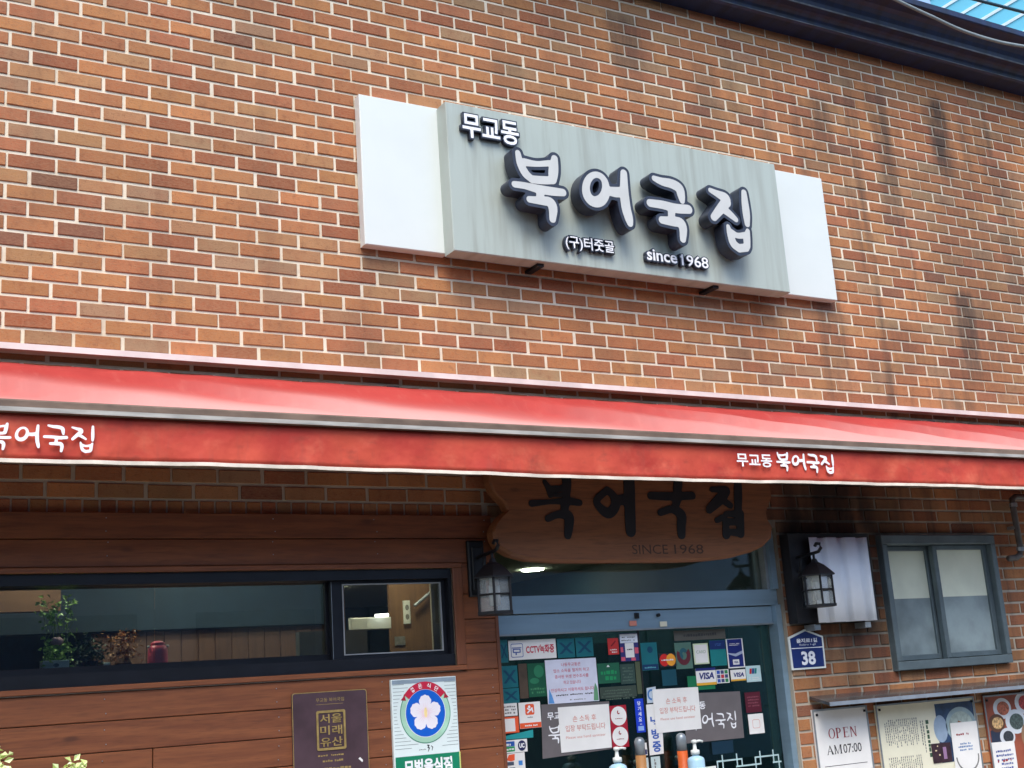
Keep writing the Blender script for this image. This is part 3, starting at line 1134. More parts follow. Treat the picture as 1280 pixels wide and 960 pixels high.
# side window
m_ = MB()
for q in ((4.766, 5.724, 2.262, 2.316), (4.766, 5.724, 1.55, 1.60), (4.766, 4.806, 1.6005, 2.2615), (5.684, 5.724, 1.6005, 2.2615)):
    m_.cbox(q[0], q[1], -0.04, 0.14, q[2], q[3], 0.004)
sw = part('side_window', m_, M_FRAME, B)
for x0, x1, y in ((4.807, 5.235, 0.045), (5.215, 5.683, 0.0)):
    m_ = MB()
    m_.cbox(x0, x0 + 0.035, y, y + 0.035, 1.602, 2.26, 0.003)
    m_.cbox(x1 - 0.035, x1, y, y + 0.035, 1.602, 2.26, 0.003)
    m_.cbox(x0 + 0.0355, x1 - 0.0355, y, y + 0.035, 2.232, 2.26, 0.003)
    m_.cbox(x0 + 0.0355, x1 - 0.0355, y, y + 0.035, 1.602, 1.632, 0.003)
    part('sash_frame', m_, M_FRAME, sw)
    m_ = MB()
    m_.box(x0 + 0.03, x1 - 0.03, y + 0.015, y + 0.02, 1.955, 2.236)
    part('frosted_pane', m_, plain('frosted_film_pale', (232, 238, 214), 0.22, 0, 0.08, 3), sw)
    m_ = MB()
    m_.box(x0 + 0.03, x1 - 0.03, y + 0.0155, y + 0.0205, 1.63, 1.9545)
    part('lower_pane', m_, plain('frosted_film_dark', (142, 156, 156), 0.2, 0, 0.3, 3), sw)

# the room behind the glass
M_INW = plain('interior_plaster', (150, 146, 132), 0.8, 0, 0.06)
M_INC = plain('interior_ceiling', (188, 194, 178), 0.8, 0, 0.04)
M_TEALD = plain('dark_teal_wall', (26, 52, 62), 0.6, 0, 0.2)
m_ = MB()
m_.box(-3.7, 6.4, 0.23, 8.9, 2.6, 2.66)
part('interior_ceiling', m_, M_INC, B)
m_ = MB()
m_.box(-3.7, 6.4, 0.23, 8.9, 0.0, 0.02)
part('interior_floor', m_, plain('interior_floor_tile', (96, 84, 72), 0.4, 0, 0.1), B)
m_ = MB()
m_.box(5.5, 5.6, 0.24, 8.0, 0.02, 2.599)
part('partition', m_, M_TEALD, B)
m_ = MB()
m_.box(2.05, 2.12, 1.6, 8.0, 0.02, 2.4)
part('partition', m_, M_INWOOD, B)
m_ = MB()
m_.box(-3.7, 5.49, 8.0, 8.1, 0.02, 2.599)
part('back_wall', m_, M_TEALD, B)
for k in range(14):
    m_ = MB()
    m_.cbox(0.70 + k * 0.092, 0.79 + k * 0.092, 1.55 + rnd.uniform(0, .004), 1.58, 0.9, 2.02, 0.003)
    part('wall_board', m_, M_INWOOD, B)
m_ = MB()
m_.box(-0.8, 2.04, 1.50, 1.62, 2.025, 2.3)
part('bulkhead', m_, plain('dark_blue_bulkhead', (30, 52, 70), 0.6), B)
m_ = MB()
m_.box(-0.6, 0.42, 0.9, 0.98, 2.09, 2.2)
part('wood_beam', m_, wood_mat('beam_wood', (104, 70, 46), (118, 80, 54), (80, 52, 34)), B)
m_ = MB()
m_.box(-0.95, 1.98, 0.165, 0.44, 1.75, 1.795)
part('window_ledge', m_, M_BLACK, B)
m_ = MB()
m_.box(2.04, 2.31, 0.80, 0.82, 1.70, 2.5)
pp = part('service_panel', m_, M_PLY, B)
m_ = MB()
m_.cbox(2.115, 2.153, 0.788, 0.799, 1.963, 2.083, 0.002)
so_ = part('socket_plate', m_, M_WHITE, pp)
mark(so_, [ellipse(2.134, 2.047, 0.011, 0.015, 12)], 0.7875, M_GREYP, 'socket_hole')
mark(so_, [ellipse(2.134, 1.999, 0.011, 0.015, 12)], 0.7875, M_GREYP, 'socket_hole')
m_ = MB()
m_.cbox(2.06, 2.119, 0.794, 0.799, 1.855, 1.90, 0.001)
part('card', m_, M_GREYP, pp)
m_ = MB()
m_.tube([(2.169, 0.77, 2.053), (2.288, 0.78, 2.133)], 0.009, 8)
part('towel_rod', m_, M_STEELD, pp)
m_ = MB()
m_.box(1.45, 1.80, 0.55, 0.60, 1.80, 1.93)
part('counter_front', m_, plain('grey_counter', (84, 84, 82), 0.6), B)
m_ = MB()
m_.tube([(1.87, 0.60, 1.997), (1.94, 0.60, 1.999)], 0.008, 10)
part('strip_lamp', m_, M_TUBE, B)
m_ = MB()
m_.cbox(1.75, 1.97, 0.63, 0.66, 1.932, 1.992, .004)
part('white_splash_board', m_, M_WHITE, B)
for k, (x, y) in enumerate(((4.98, 4.25), (3.6, 5.6), (2.9, 2.6), (1.0, 3.4), (1.2, 0.95), (4.4, 1.9), (-0.4, 2.4), (3.2, 4.2), (1.95, 0.5), (0.4, 0.5))):  # the last two lamps are added to light the service panel and ledge plants
    m_ = MB()
    m_.lathe((x, y, 2.588), [(0.095, 0), (0.095, 0.008)], 20)
    part('downlight_and_fill', m_, M_LED, B)
for x0, x1, y, z1, c in ((2.4, 2.95, 1.2, 1.25, (40, 74, 72)), (3.2, 4.3, 2.4, 1.55, (60, 70, 60)), (2.5, 3.4, 3.4, 1.75, (66, 52, 40)), (4.2, 5.2, 3.2, 1.9, (38, 64, 66))):
    m_ = MB()
    m_.box(x0, x1, y, y + 0.4, 0.02, z1)
    part('counter', m_, plain('counter_finish', c, 0.5, 0, 0.2), B)

# ------------------------------------------------------------------ flashing and awning
m_ = MB()
m_.box(-3.5, 10.5, -0.07, F0 - .006, 3.060, 3.086)
fl = part('flashing', m_, M_FLASH, B)
A = thing('awning', 'long red cloth awning with white lettering on its valance', 'awning', (3, -0.3, 2.6))
AX0, AX1 = -2.2, 9.4
P0, P1 = (-0.085, 2.996), (-0.60, 2.716)
nrm = Vector((0, P1[1] - P0[1], -(P1[0] - P0[0]))).normalized()
nrm = nrm if nrm.z > 0 else -nrm
FOLDS = [(-0.9, 1.5), (0.35, 1.1), (1.95, 1.6), (2.62, 1.5), (3.62, 1.3), (4.35, 1.5), (5.25, 1.35), (6.1, 1.5), (7.3, 1.2)]


def cloth(u, v):
    x = AX0 + (AX1 - AX0) * u
    y = P0[0] + (P1[0] - P0[0]) * v
    z = P0[1] + (P1[1] - P0[1]) * v
    d = -0.045 * math.sin(math.pi * v)
    for xi, run in FOLDS:
        s = (x - xi - run * v * 1.25)
        k = 0.012 * math.exp(-(s / 0.03) ** 2) + 0.024 * (math.tanh(s / 0.045) - math.tanh((s - 0.7) / 0.6))
        d += k * math.sin(math.pi * v) * 1.1
    d += 0.003 * math.sin(x * 9 + v * 5) * math.sin(math.pi * v) + 0.0015 * math.sin(x * 23 + 1) * (1 - v) ** 3
    return (x, y + nrm.y * d, z + nrm.z * d)


m_ = MB()
m_.sheet(420, 16, cloth, -nrm * 0.003)
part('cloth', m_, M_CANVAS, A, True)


def val(u, v):
    x = AX0 + (AX1 - AX0) * u
    z = 2.672 + (2.506 - 2.672) * v + v * 0.004 * math.sin(x * 1.7)
    y = -0.607 + v * (0.006 * math.sin(x * 6.3) + 0.004 * math.sin(x * 15 + 1.0) + 0.003 * math.sin(x * 31 + v * 3))
    y += 0.012 * math.exp(-((x - 2.72) / 0.09) ** 2 - ((v - 0.8) / 0.4) ** 2)
    return (x, y, z)


m_ = MB()
m_.sheet(420, 8, val, (0, 0.003, 0))
part('valance', m_, M_VAL, A, True)
m_ = MB()
m_.sheet(420, 1, lambda u, v: (val(u, 1)[0], val(u, 1)[1] - 0.002, val(u, 1)[2] + 0.002 - 0.014 * v), (0, 0.006, 0))
part('hem', m_, M_HEM, A)
m_ = MB()
m_.extx([(-0.588, 2.724), (-0.622, 2.720), (-0.625, 2.714), (-0.625, 2.673), (-0.56, 2.673), (-0.56, 2.70)][::-1], AX0, AX1)
part('bar_top', m_, M_BARD, A)
m_ = MB()
m_.box(AX0 - 0.01, AX1 + 0.01, -0.633, -0.6255, 2.674, 2.690)
part('front_bar', m_, M_BARL, A)
m_ = MB()
m_.tube([(AX0, -0.07, 2.962), (AX1, -0.07, 2.962)], 0.03, 12)
part('roller', m_, M_IRON, A, True)
for x in (-1.6, 1.72, 5.3, 8.6):
    m_ = MB()
    m_.box(x - 0.03, x + 0.03, -0.06, 0.0, 2.93, 3.01)
    m_.tube([(x, -0.05, 2.93), (x + 0.3, -0.32, 2.70), (x, -0.565, 2.685)], 0.014, 8)
    part('arm', m_, M_IRON, A)
# white lettering on the valance
YV = -0.6195
for g, q in zip(G_MAIN, ((-0.13, -0.033, 2.533, 2.634), (-0.024, 0.063, 2.544, 2.632), (0.071, 0.16, 2.532, 2.633), (0.168, 0.252, 2.532, 2.636))):
    polys(A, glyph(place(g, *q, wt=0.72), 0.001, 0.001, 0.0014), YV, M_WINK, 0.0005)
text(A, '무교동', 3.262, 3.486, 2.568, 2.632, YV, M_WINK, 0.02)
for g, q in zip(G_MAIN, ((3.513, 3.605, 2.552, 2.648), (3.614, 3.706, 2.560, 2.644), (3.711, 3.800, 2.548, 2.645), (3.805, 3.898, 2.546, 2.646))):
    polys(A, glyph(place(g, *q, wt=0.72), 0.002, 0.001, 0.0014), YV, M_WINK, 0.0005)

# ------------------------------------------------------------------ main sign
S = thing('shop_sign', 'long grey box sign with raised white Korean letters and white side panels', 'sign', (3.1, -0.08, 3.69))
for x0, x1, z0, z1 in ((1.606, 2.045, 3.70, 4.482), (4.19, 4.652, 3.712, 4.494)):
    m_ = MB()
    m_.cbox(x0, x1, -0.06, -0.004, z0, z1, 0.004)
    part('end_panel', m_, M_WHITE, S)
m_ = MB()
m_.cbox(2.03, 4.186, -0.16, -0.0605, 3.684, 4.474, 0.004)
part('sign_box', m_, M_PANEL, S)
m_ = MB()
m_.box(2.06, 4.16, -0.0600, -0.012, 3.70, 4.46)
part('sign_back', m_, M_STEELD, S)
for g in G_MAIN:
    lo = polys(S, glyph(g, 0.0195, 0.004, 0.004), -0.268, M_NAVYL, 0.084, 'letter')
    fa = polys(lo, glyph(g, 0.0025, 0.002, 0.003), -0.2695, M_LILAC, 0.0005, 'letter_face')
YS = -0.186


def outlined(body, x0, x1, z0, z1, bold, bo):
    text(S, body, x0 - .007, x1 + .007, z0 - .007, z1 + .007, YS, M_NAVYL, bold + bo, 0.024, 'small_letters')
    text(S, body, x0, x1, z0, z1, YS - 0.0012, M_WINK, bold, 0.0005, 'small_letter_faces')


outlined('무교동', 2.105, 2.43, 4.285, 4.415, 0.02, 0.045)
outlined('(구)터줏골', 2.664, 2.964, 3.757, 3.835, 0.015, 0.05)
outlined('since', 3.172, 3.372, 3.757, 3.822, 0.02, 0.05)
outlined('1968', 3.402, 3.585, 3.752, 3.816, 0.012, 0.055)
for r_, y_, m__, d_, n_ in ((0.0105, YS, M_NAVYL, 0.024, 'small_letters'), (0.0048, YS - 0.0012, M_WINK, 0.0005, 'small_letter_faces')):
    polys(S, glyph([[(3.412, 3.811, r_), (3.399, 3.800, r_)]], 0, .001, .0012), y_ - .0001, m__, d_, n_)
for x in (2.53, 3.66):
    m_ = MB()
    m_.box(x - 0.01, x + 0.028, -0.13, 0.0, 3.668, 3.6835)
    part('bracket', m_, M_IRON, S)

# ------------------------------------------------------------------ wooden sign board under the awning
bd = [(2.161, 2.66)] + BOARD[1:-1] + [(3.892, 2.66)]
bs = []
for i in range(len(bd)):
    p, q = bd[i], bd[(i + 1) % len(bd)]
    bs.append(p)
bs = bs          # runs left edge down, bottom, right edge up: counter-clockwise seen from the street
cx = sum(p[0] for p in bs) / len(bs)
m_ = MB()
inner = [(p[0] + (cx - p[0]) * 0.012, p[1] + (2.45 - p[1]) * 0.045) for p in bs]
n = len(bs)
m_.prism(inner, -0.14, -0.139)
i0 = len(m_.v)
m_.v += [(x, -0.1395, z) for x, z in inner] + [(x, -0.125, z) for x, z in bs] + [(x, -0.07, z) for x, z in bs]
for k in range(n):
    l = (k + 1) % n
    for a_, b_ in ((0, 1), (1, 2)):
        m_.f.append([i0 + a_ * n + k, i0 + b_ * n + k, i0 + b_ * n + l, i0 + a_ * n + l])
        m_.m.append(0)
m_.f.append([i0 + 2 * n + k for k in reversed(range(n))])
m_.m.append(0)
WB = part('wooden_sign_board', m_, M_BOARD)
tag(WB, 'dark wavy edged wooden board with black brush lettering hung over the entrance', 'sign')
for g in G_WOOD:
    polys(WB, glyph(g, 0, 0.004, 0.004), -0.144, M_INK, 0.0035, 'letter')
M_BURN = plain('burnt_lettering', (72, 48, 34), 0.7)
text(WB, 'SINCE', 2.94, 3.16, 2.205, 2.252, -0.1406, M_BURN, 0.0, 0.0005)
text(WB, '1968', 3.20, 3.385, 2.205, 2.252, -0.1406, M_BURN, 0.0, 0.0005)

# ------------------------------------------------------------------ wall lanterns
def lantern(lab, x, z, ybase, yl=-0.2):
    L = thing('wall_lantern', lab, 'lantern', (x, ybase, z - 0.17), 'black lanterns beside the entrance')
    m = MB()
    m.cbox(x - 0.045, x + 0.04, ybase - 0.022, ybase, z - 0.13, z + 0.13, 0.006)
    m.cbox(x - 0.03, x + 0.025, ybase - 0.03, ybase - 0.0225, z - 0.1, z + 0.1, 0.004)
    part('wall_plate', m, M_IRON, L)
    m = MB()
    y = ybase
    m.tube([(x, y - 0.03, z + 0.05), (x, y - 0.09, z + 0.055), (x, yl, z + 0.06), (x, yl - 0.04, z + 0.064), (x, yl - 0.062, z + 0.082), (x, yl - 0.055, z + 0.104), (x, yl - 0.03, z + 0.108), (x, yl - 0.018, z + 0.095)], 0.009, 8)
    m.tube([(x, y - 0.03, z - 0.06), (x, y - 0.08, z - 0.02), (x, y - 0.1, z + 0.05)], 0.007, 8)
    m.tube([(x, yl, z + 0.062), (x, yl, z + 0.02)], 0.007, 8)
    part('arm', m, M_IRON, L, True)
    m = MB()
    m.lathe((x, yl, z), [(0.102, -0.062), (0.102, -0.056), (0.082, -0.036), (0.05, -0.006), (0.02, 0.012), (0.012, 0.03)], 6)
    part('lamp_roof', m, M_IRON, L)
    m = MB()
    m.lathe((x, yl, z), [(0.092, -0.226), (0.092, -0.212)], 6)
    for k in range(6):
        a = math.pi * k / 3
        p = (x + 0.083 * math.cos(a), yl + 0.083 * math.sin(a))
        m.tube([(p[0], p[1], z - 0.212), (p[0], p[1], z - 0.062)], 0.006, 6)
        a2 = math.pi * (k + 1) / 3
        p2 = (x + 0.084 * math.cos(a2), yl + 0.084 * math.sin(a2))
        m.tube([(p[0], p[1], z - 0.137), (p2[0], p2[1], z - 0.137)], 0.0045, 6)
    part('cage', m, M_IRON, L)
    m = MB()
    for k in range(6):
        a, a2 = math.pi * k / 3, math.pi * (k + 1) / 3
        q = [(x + 0.077 * math.cos(t), yl + 0.077 * math.sin(t)) for t in (a, a2)]
        m.poly([(q[0][0], q[0][1], z - 0.212), (q[1][0], q[1][1], z - 0.212), (q[1][0], q[1][1], z - 0.062), (q[0][0], q[0][1], z - 0.062)])
    part('lamp_glass', m, G_LAMP, L)
    m = MB()
    m.tube([(x, yl, z - 0.06), (x, yl, z - 0.095)], 0.022, 10)
    for dx in (-0.014, 0.014):
        for dy in (-0.012, 0.012):
            m.tube([(x + dx, yl + dy, z - 0.095), (x + dx, yl + dy, z - 0.185)], 0.0075, 8)
    part('bulb', m, M_BULB, L, True)


lantern('black iron lantern on the wooden wall beside the dark sign board', 2.112, 2.155, -0.032)
lantern('black iron lantern in front of the white corrugated sheet', 4.078, 2.135, -0.002)

# ------------------------------------------------------------------ corrugated sheet on the kitchen vent
V = thing('corrugated_vent_cover', 'white corrugated metal sheet on a dark vent beside the side window', 'vent cover', (4.35, -0.05, 1.8))
m_ = MB()
m_.box(4.03, 4.63, -0.07, -0.002, 1.835, 2.318)
part('vent_shade_box', m_, M_INK, V)  # black box stands in for the shadowed gap behind the sheet


def corr(u, v):
    x = 4.142 + 0.432 * u
    t = (u * 3.0 + 0.12) % 1.0
    d = 0 if t < .5 else (t - .5) / .2 if t < .7 else 1 if t < .86 else (1 - t) / .14
    d = d * d * (3 - 2 * d)
    return (x, -0.112 + 0.030 * d, 2.292 - 0.46 * v)


m_ = MB()
m_.sheet(90, 1, corr, (0, 0.002, 0))
part('sheet', m_, plain('white_painted_sheet', (232, 240, 248), 0.42, 0, 0.05, 6), V, True)
for x in (4.155, 4.53):
    m_ = MB()
    m_.cbox(x - 0.022, x + 0.022, -0.085, -0.002, 1.795, 1.826, 0.003)
    part('bracket', m_, M_STEELD, V)

# ------------------------------------------------------------------ address plate
ad = [(4.003, 1.594), (4.247, 1.594), (4.251, 1.764), (4.127, 1.806), (4.001, 1.766)]
m_ = MB()
m_.prism(ad, -0.012, -0.004)
AP = part('address_plate', m_, M_WHITE)
tag(AP, 'navy house number plate with white border reading 38 under the lantern', 'address plate')
cx, cz = 4.127, 1.69
NAVY = plain('plate_navy', (24, 44, 104), 0.35, 0, 0.08)
ins = [(cx + (x - cx) * 0.91, cz + (z - cz) * 0.905) for x, z in ad]
mark(AP, [ins], -0.0124, NAVY, 'plate_face')
mark(AP, [rect(4.014, 4.24, 1.7045, 1.7085)], -0.0129, M_WINK, 'divider')
text(AP, '을지로1길', 4.055, 4.205, 1.734, 1.757, -0.013, M_WINK, 0.03)
text(AP, 'Euljiro 1-gil', 4.075, 4.19, 1.7165, 1.7285, -0.013, M_WINK)
text(AP, '38', 4.078, 4.178, 1.616, 1.689, -0.013, M_WINK, 0.035)

# ------------------------------------------------------------------ ledge and notice boards on the right
m_ = MB()
m_.extx([(-0.002, 1.452), (-0.15, 1.416), (-0.15, 1.400), (-0.002, 1.436)], 4.11, 7.6)
RC = part('rain_canopy', m_, plain('shiny_grey_sheet', (104, 108, 112), 0.16, 0.7, 0.1, 4))
tag(RC, 'narrow sloping grey metal rain guard above the notice boards', 'rain guard')
m_ = MB()
m_.box(4.108, 7.602, -0.156, -0.1505, 1.398, 1.418)
part('front_edge', m_, plain('pale_edge_strip', (140, 150, 160), 0.4, 0.2), RC)
YB = -0.014


def board(name, lab, cat, x0, x1, z0, z1, m, fr=None, group='notice boards under the rain guard'):
    q = MB()
    q.cbox(x0, x1, YB, -0.003, z0, z1, 0.002)
    o = part(name, q, m)
    tag(o, lab, cat, group)
    if fr:
        q = MB()
        t = 0.009
        for r_ in ((x0, x1, z1 - t, z1), (x0, x1, z0, z0 + t), (x0, x0 + t, z0 + t + .0005, z1 - t - .0005), (x1 - t, x1, z0 + t + .0005, z1 - t - .0005)):
            q.box(r_[0], r_[1], YB - 0.004, YB - 0.0005, r_[2], r_[3])
        part('board_frame', q, fr, o)
    q = MB()
    for sx in (x0 + 0.028, x1 - 0.022):
        q.lathe((sx, YB - 0.003, z1 - 0.028), [(0.007, -0.006), (0.007, 0.006)], 8)
    part('fixing', q, M_IRON, o)
    return o


OB = board('notice_board', 'white board with red OPEN and black AM 07:00', 'notice board', 4.106, 4.504, 0.82, 1.381, M_PAPER, M_STEELD)
YT = YB - 0.0006


def serif(ch, x, z, w, h, y, m, par, t=0.16):
    """upright roman capitals with thick and thin strokes"""
    t = t * w * 1.25
    n_ = 0.5 * t
    s = h * 0.07
    P = []
    rc = lambda a, b, c, d: P.append(rect(x + a * w, x + b * w, z + c * h, z + d * h))
    bar_ = lambda a, wd: (P.append(rect(x + a * w, x + a * w + wd, z, z + h)), P.append(rect(x + a * w - wd * .35, x + a * w + wd * 1.35, z, z + s)), P.append(rect(x + a * w - wd * .35, x + a * w + wd * 1.35, z + h - s, z + h)))
    if ch == 'O':
        oc = arcband(x + w / 2, z + h / 2, w * 0.33, h * 0.46, w * 0.5, h * 0.51, -math.pi / 2, math.pi * 1.4999, 28)
        P.append(oc)
    elif ch == 'P':
        bar_(0.12, t)
        P.append(arcband(x + w * 0.4, z + h * 0.74, w * 0.22, h * 0.21, w * 0.42, h * 0.26, -math.pi / 2, math.pi / 2, 10))
        rc(0.12, 0.42, 0.96, 1.0)
        rc(0.12, 0.42, 0.48, 0.52)
    elif ch == 'E':
        bar_(0.14, t)
        rc(0.14, 0.86, 0.955, 1); rc(0.14, 0.9, 0, 0.045); rc(0.14, 0.7, 0.49, 0.535)
        rc(0.81, 0.86, 0.8, 1); rc(0.85, 0.9, 0, 0.22); rc(0.66, 0.7, 0.42, 0.6)
    elif ch == 'N':
        bar_(0.12, n_); bar_(0.84, n_)
        P.append([(x + 0.06 * w, z + h), (x + 0.84 * w, z), (x + 0.9 * w, z), (x + 0.9 * w, z + .08 * h), (x + (0.06 * w + t * 1.2), z + h)])
    elif ch == 'A':
        P.append([(x, z), (x + n_, z), (x + 0.5 * w, z + h * 0.9), (x + .46 * w, z + h)])
        P.append([(x + 0.8 * w - t * .3, z), (x + w, z), (x + 0.54 * w, z + h), (x + .44 * w, z + h)])
        rc(0.22, 0.74, 0.32, 0.365); rc(-.06, .16, 0, .045); rc(.72, 1.06, 0, .045)
    elif ch == 'M':
        bar_(0.08, n_); bar_(0.86, t * .8)
        P.append([(x + .04 * w, z + h), (x + .45 * w, z), (x + .52 * w, z), (x + .2 * w, z + h)])
        P.append([(x + .45 * w, z), (x + .5 * w, z), (x + .9 * w, z + h), (x + .84 * w, z + h)])
    mark(par, P, y, m, 'letter')


for i, ch in enumerate('OPEN'):
    serif(ch, 4.203 + i * 0.052, 1.224, 0.047, 0.053, YT - i * 0.0001, M_RINK, OB)
for i, ch in enumerate('AM'):
    serif(ch, 4.180 + i * 0.05, 1.143, 0.044 + .008 * i, 0.047, YT - i * 0.0001, M_INK, OB)
text(OB, '07:00', 4.297, 4.43, 1.143, 1.19, YT, M_INK, 0.005)
mark(OB, [rect(4.15, 4.46, 1.083, 1.086)], YT, M_INK, 'rule')

NB = board('notice_board', 'cream framed board of fine vertical newsprint with a soup bowl photograph', 'notice board', 4.568, 5.358, 0.80, 1.377, M_PAPERC, M_STEELD)
print_lines(NB, 4.62, 4.88, 1.14, 1.29, 17, YT, M_GREYP, 2, 0.5, vertical=True)
print_lines(NB, 4.62, 4.88, 0.84, 1.09, 17, YT, M_GREYP, 3, 0.5, vertical=True)
print_lines(NB, 4.938, 4.966, 1.02, 1.27, 1, YT, plain('dark_green_print', (52, 84, 62), 0.7), 5, 0.8, vertical=True)
print_lines(NB, 4.895, 4.93, 1.10, 1.27, 2, YT, M_GREYP, 6, 0.6, vertical=True)
PHB = plain('photo_blue', (42, 66, 96), 0.4, 0, 0.3, 20)
mark(NB, [rect(5.03, 5.345, 1.03, 1.352)], YT, PHB, 'printed_photo')
mark(NB, [ellipse(5.055, 1.215, 0.055, 0.075, 20)], YT - 0.0003, plain('photo_pale_blue', (150, 170, 190), 0.4), 'printed_bowl')
mark(NB, [ellipse(5.225, 1.225, 0.125, 0.10, 28)], YT - 0.0003, plain('photo_bowl', (150, 172, 176), 0.4), 'printed_bowl')
mark(NB, [ellipse(5.225, 1.222, 0.1, 0.078, 28)], YT - 0.0006, plain('photo_soup', (168, 182, 172), 0.4, 0, .2, 40), 'printed_soup')
mark(NB, [[(5.17, 1.2), (5.25, 1.2), (5.23, 1.24), (5.205, 1.25)]], YT - 0.0009, plain('photo_garnish', (150, 96, 60), 0.5), 'printed_garnish')


def note(name, lab, cat, q, y, m, group=None, th=0.0012, curl=0.0):
    """q: corners TL TR BR BL as (x,z); a thin sheet stuck on what lies behind it"""
    mb_ = MB()
    pts = [q[3], q[2], q[1], q[0]]
    mb_.prism(pts, y - th, y)
    o = part(name, mb_, m)
    return tag(o, lab, cat, group)


PN = note('paper_note', 'white leaflet with red heading and round dish pinned over the soup photograph', 'note',
          [(5.131, 1.240), (5.349, 1.238), (5.338, 0.86), (5.118, 0.86)], YB - 0.0045, M_PAPER)
yn = YB - 0.0063
print_lines(PN, 5.165, 5.28, 1.165, 1.185, 1, yn, M_RINK, 1, 0.6)
text(PN, '기사', 5.17, 5.22, 1.135, 1.158, yn, M_GREYP) if False else None
print_lines(PN, 5.165, 5.29, 1.08, 1.13, 3, yn, plain('blue_print', (110, 140, 180), 0.7), 2, 0.6)
mark(PN, [arcband(5.235, 1.05, 0.085, 0.075, 0.095, 0.085, -math.pi, 0.1, 20)], yn, M_GREYP, 'printed_dish')
DC = note('photo_card', 'small dark photo card with a purple bottle stuck beside the leaflet', 'photo card',
          [(4.957, 1.139), (5.112, 1.137), (5.11, 1.033), (4.959, 1.033)], YB - 0.003, plain('photo_dark_maroon', (56, 36, 44), 0.35, 0, .3, 40))
mark(DC, [rect(5.045, 5.072, 1.05, 1.115)], YB - 0.0046, plain('photo_purple', (150, 116, 150), 0.4), 'printed_bottle')
mark(DC, [ellipse(4.99, 1.1, .009, .004, 10), ellipse(5.015, 1.075, .007, .005, 10), ellipse(5.005, 1.123, .006, .004, 10)], YB - 0.0046, plain('photo_cream', (210, 190, 150), .5), 'printed_light')

FB = board('notice_board', 'framed food photograph board with side dishes on a red table', 'notice board', 5.438, 6.35, 0.80, 1.373,
           plain('photo_red_table', (150, 78, 56), 0.35, 0, .2, 8), M_STEELD)
dishes = [(5.59, 1.292, .078, .06, (214, 218, 222), (172, 96, 70)), (5.79, 1.312, .085, .065, (214, 218, 222), (170, 60, 60)), (5.525, 1.212, .07, .052, (96, 66, 50), (196, 160, 110)),
          (5.69, 1.21, .09, .07, (216, 222, 226), (74, 88, 84)), (5.60, 1.13, .066, .05, (214, 218, 222), (52, 56, 62)), (5.80, 1.12, .08, .085, (150, 120, 92), (186, 150, 110)), (5.9, 1.2, .07, .06, (210, 214, 220), (120, 130, 70)),
          (6.05, 1.28, .09, .065, (214, 218, 222), (160, 110, 70)), (6.2, 1.15, .1, .09, (90, 60, 50), (190, 170, 130))]
for k, (x, z, a_, b_, c1, c2) in enumerate(dishes):
    mark(FB, [ellipse(x, z, a_, b_, 24)], YT - .0001 * k, plain('photo_dish', c1, .3, 0, .05), 'printed_dish')
    mark(FB, [ellipse(x + .006, z, a_ * .68, b_ * .66, 20)], YT - .0012 - .0001 * k, plain('photo_food', c2, .5, 0, .55, 70), 'printed_food')
mark(FB, [[(5.46, 1.08), (5.55, 1.08), (5.56, 1.17), (5.5, 1.19), (5.46, 1.17)]], YT, plain('photo_navy', (40, 50, 70), .4), 'printed_cloth')
FN = note('paper_note', 'white price note stuck over the lower food photographs', 'note', [(5.448, 1.107), (5.643, 1.104), (5.64, 0.84), (5.445, 0.84)], YB - 0.0045, M_PAPER)
print_lines(FN, 5.47, 5.62, 0.90, 1.07, 7, yn, plain('blue_print_dark', (70, 90, 150), .7), 8, 0.5)
print_lines(FN, 5.47, 5.60, 0.99, 1.02, 1, yn - 0.0004, M_RINK, 9, 0.5)

# gas pipe at the right
m_ = MB()
pth = [(5.80, -0.06, 2.168), (5.87, -0.06, 2.172), (5.905, -0.06, 2.19), (5.922, -0.06, 2.225), (5.915, -0.06, 2.50), (5.918, -0.06, 2.535), (5.95, -0.06, 2.552), (6.9, -0.06, 2.556)]
m_.tube(pth, 0.019, 12)
GP = part('gas_pipe', m_, plain('painted_grey_pipe', (96, 94, 90), 0.5, 0.2, .2, 20), None, True)
tag(GP, 'grey bent wall pipe beside the side window under the awning', 'pipe')
for z in (2.225, 2.50):
    m_ = MB()
    m_.tube([(5.92, -0.06, z - 0.012), (5.92, -0.06, z + 0.012)], 0.024, 12)
    part('collar', m_, M_STEELD, GP)
m_ = MB()
m_.box(5.90, 5.935, -0.06, -0.002, 2.35, 2.37)
part('clip', m_, M_STEELD, GP)

# ------------------------------------------------------------------ plaque and emblem board on the cladding
m_ = MB()
m_.prism(rrect(1.190, 1.532, 1.16, 1.641, 0.012), -0.042, -0.033)
PQ = part('heritage_plaque', m_, plain('brown_bronze', (84, 64, 70), 0.42, 0.25, 0.18, 9))
tag(PQ, 'brown metal plaque with a gold framed square of Korean letters', 'plaque')
yq = -0.0425
fr_o, fr_i = rrect(1.190, 1.532, 1.16, 1.641, 0.012), rrect(1.193, 1.529, 1.163, 1.638, 0.011)
polys(PQ, [fr_o, fr_i], yq, M_GOLD, 0.0005, 'rim')
polys(PQ, [rrect(1.296, 1.428, 1.398, 1.562, 0.008), rrect(1.305, 1.419, 1.408, 1.552, 0.004)], -0.0455, M_GOLD, 0.003, 'seal_frame')
for i, ln in enumerate(('서울', '미래', '유산')):
    z = 1.509 - i * 0.048
    text(PQ, ln, 1.312, 1.412, z, z + 0.038, -0.045, M_GOLD, 0.012, 0.0025, 'seal_letters')
text(PQ, '무교동 북어국집', 1.297, 1.425, 1.598, 1.614, yq, M_GOLD, 0.0)
mark(PQ, [rect(1.297, 1.42, 1.587, 1.5885)], yq, M_GOLD, 'rule')
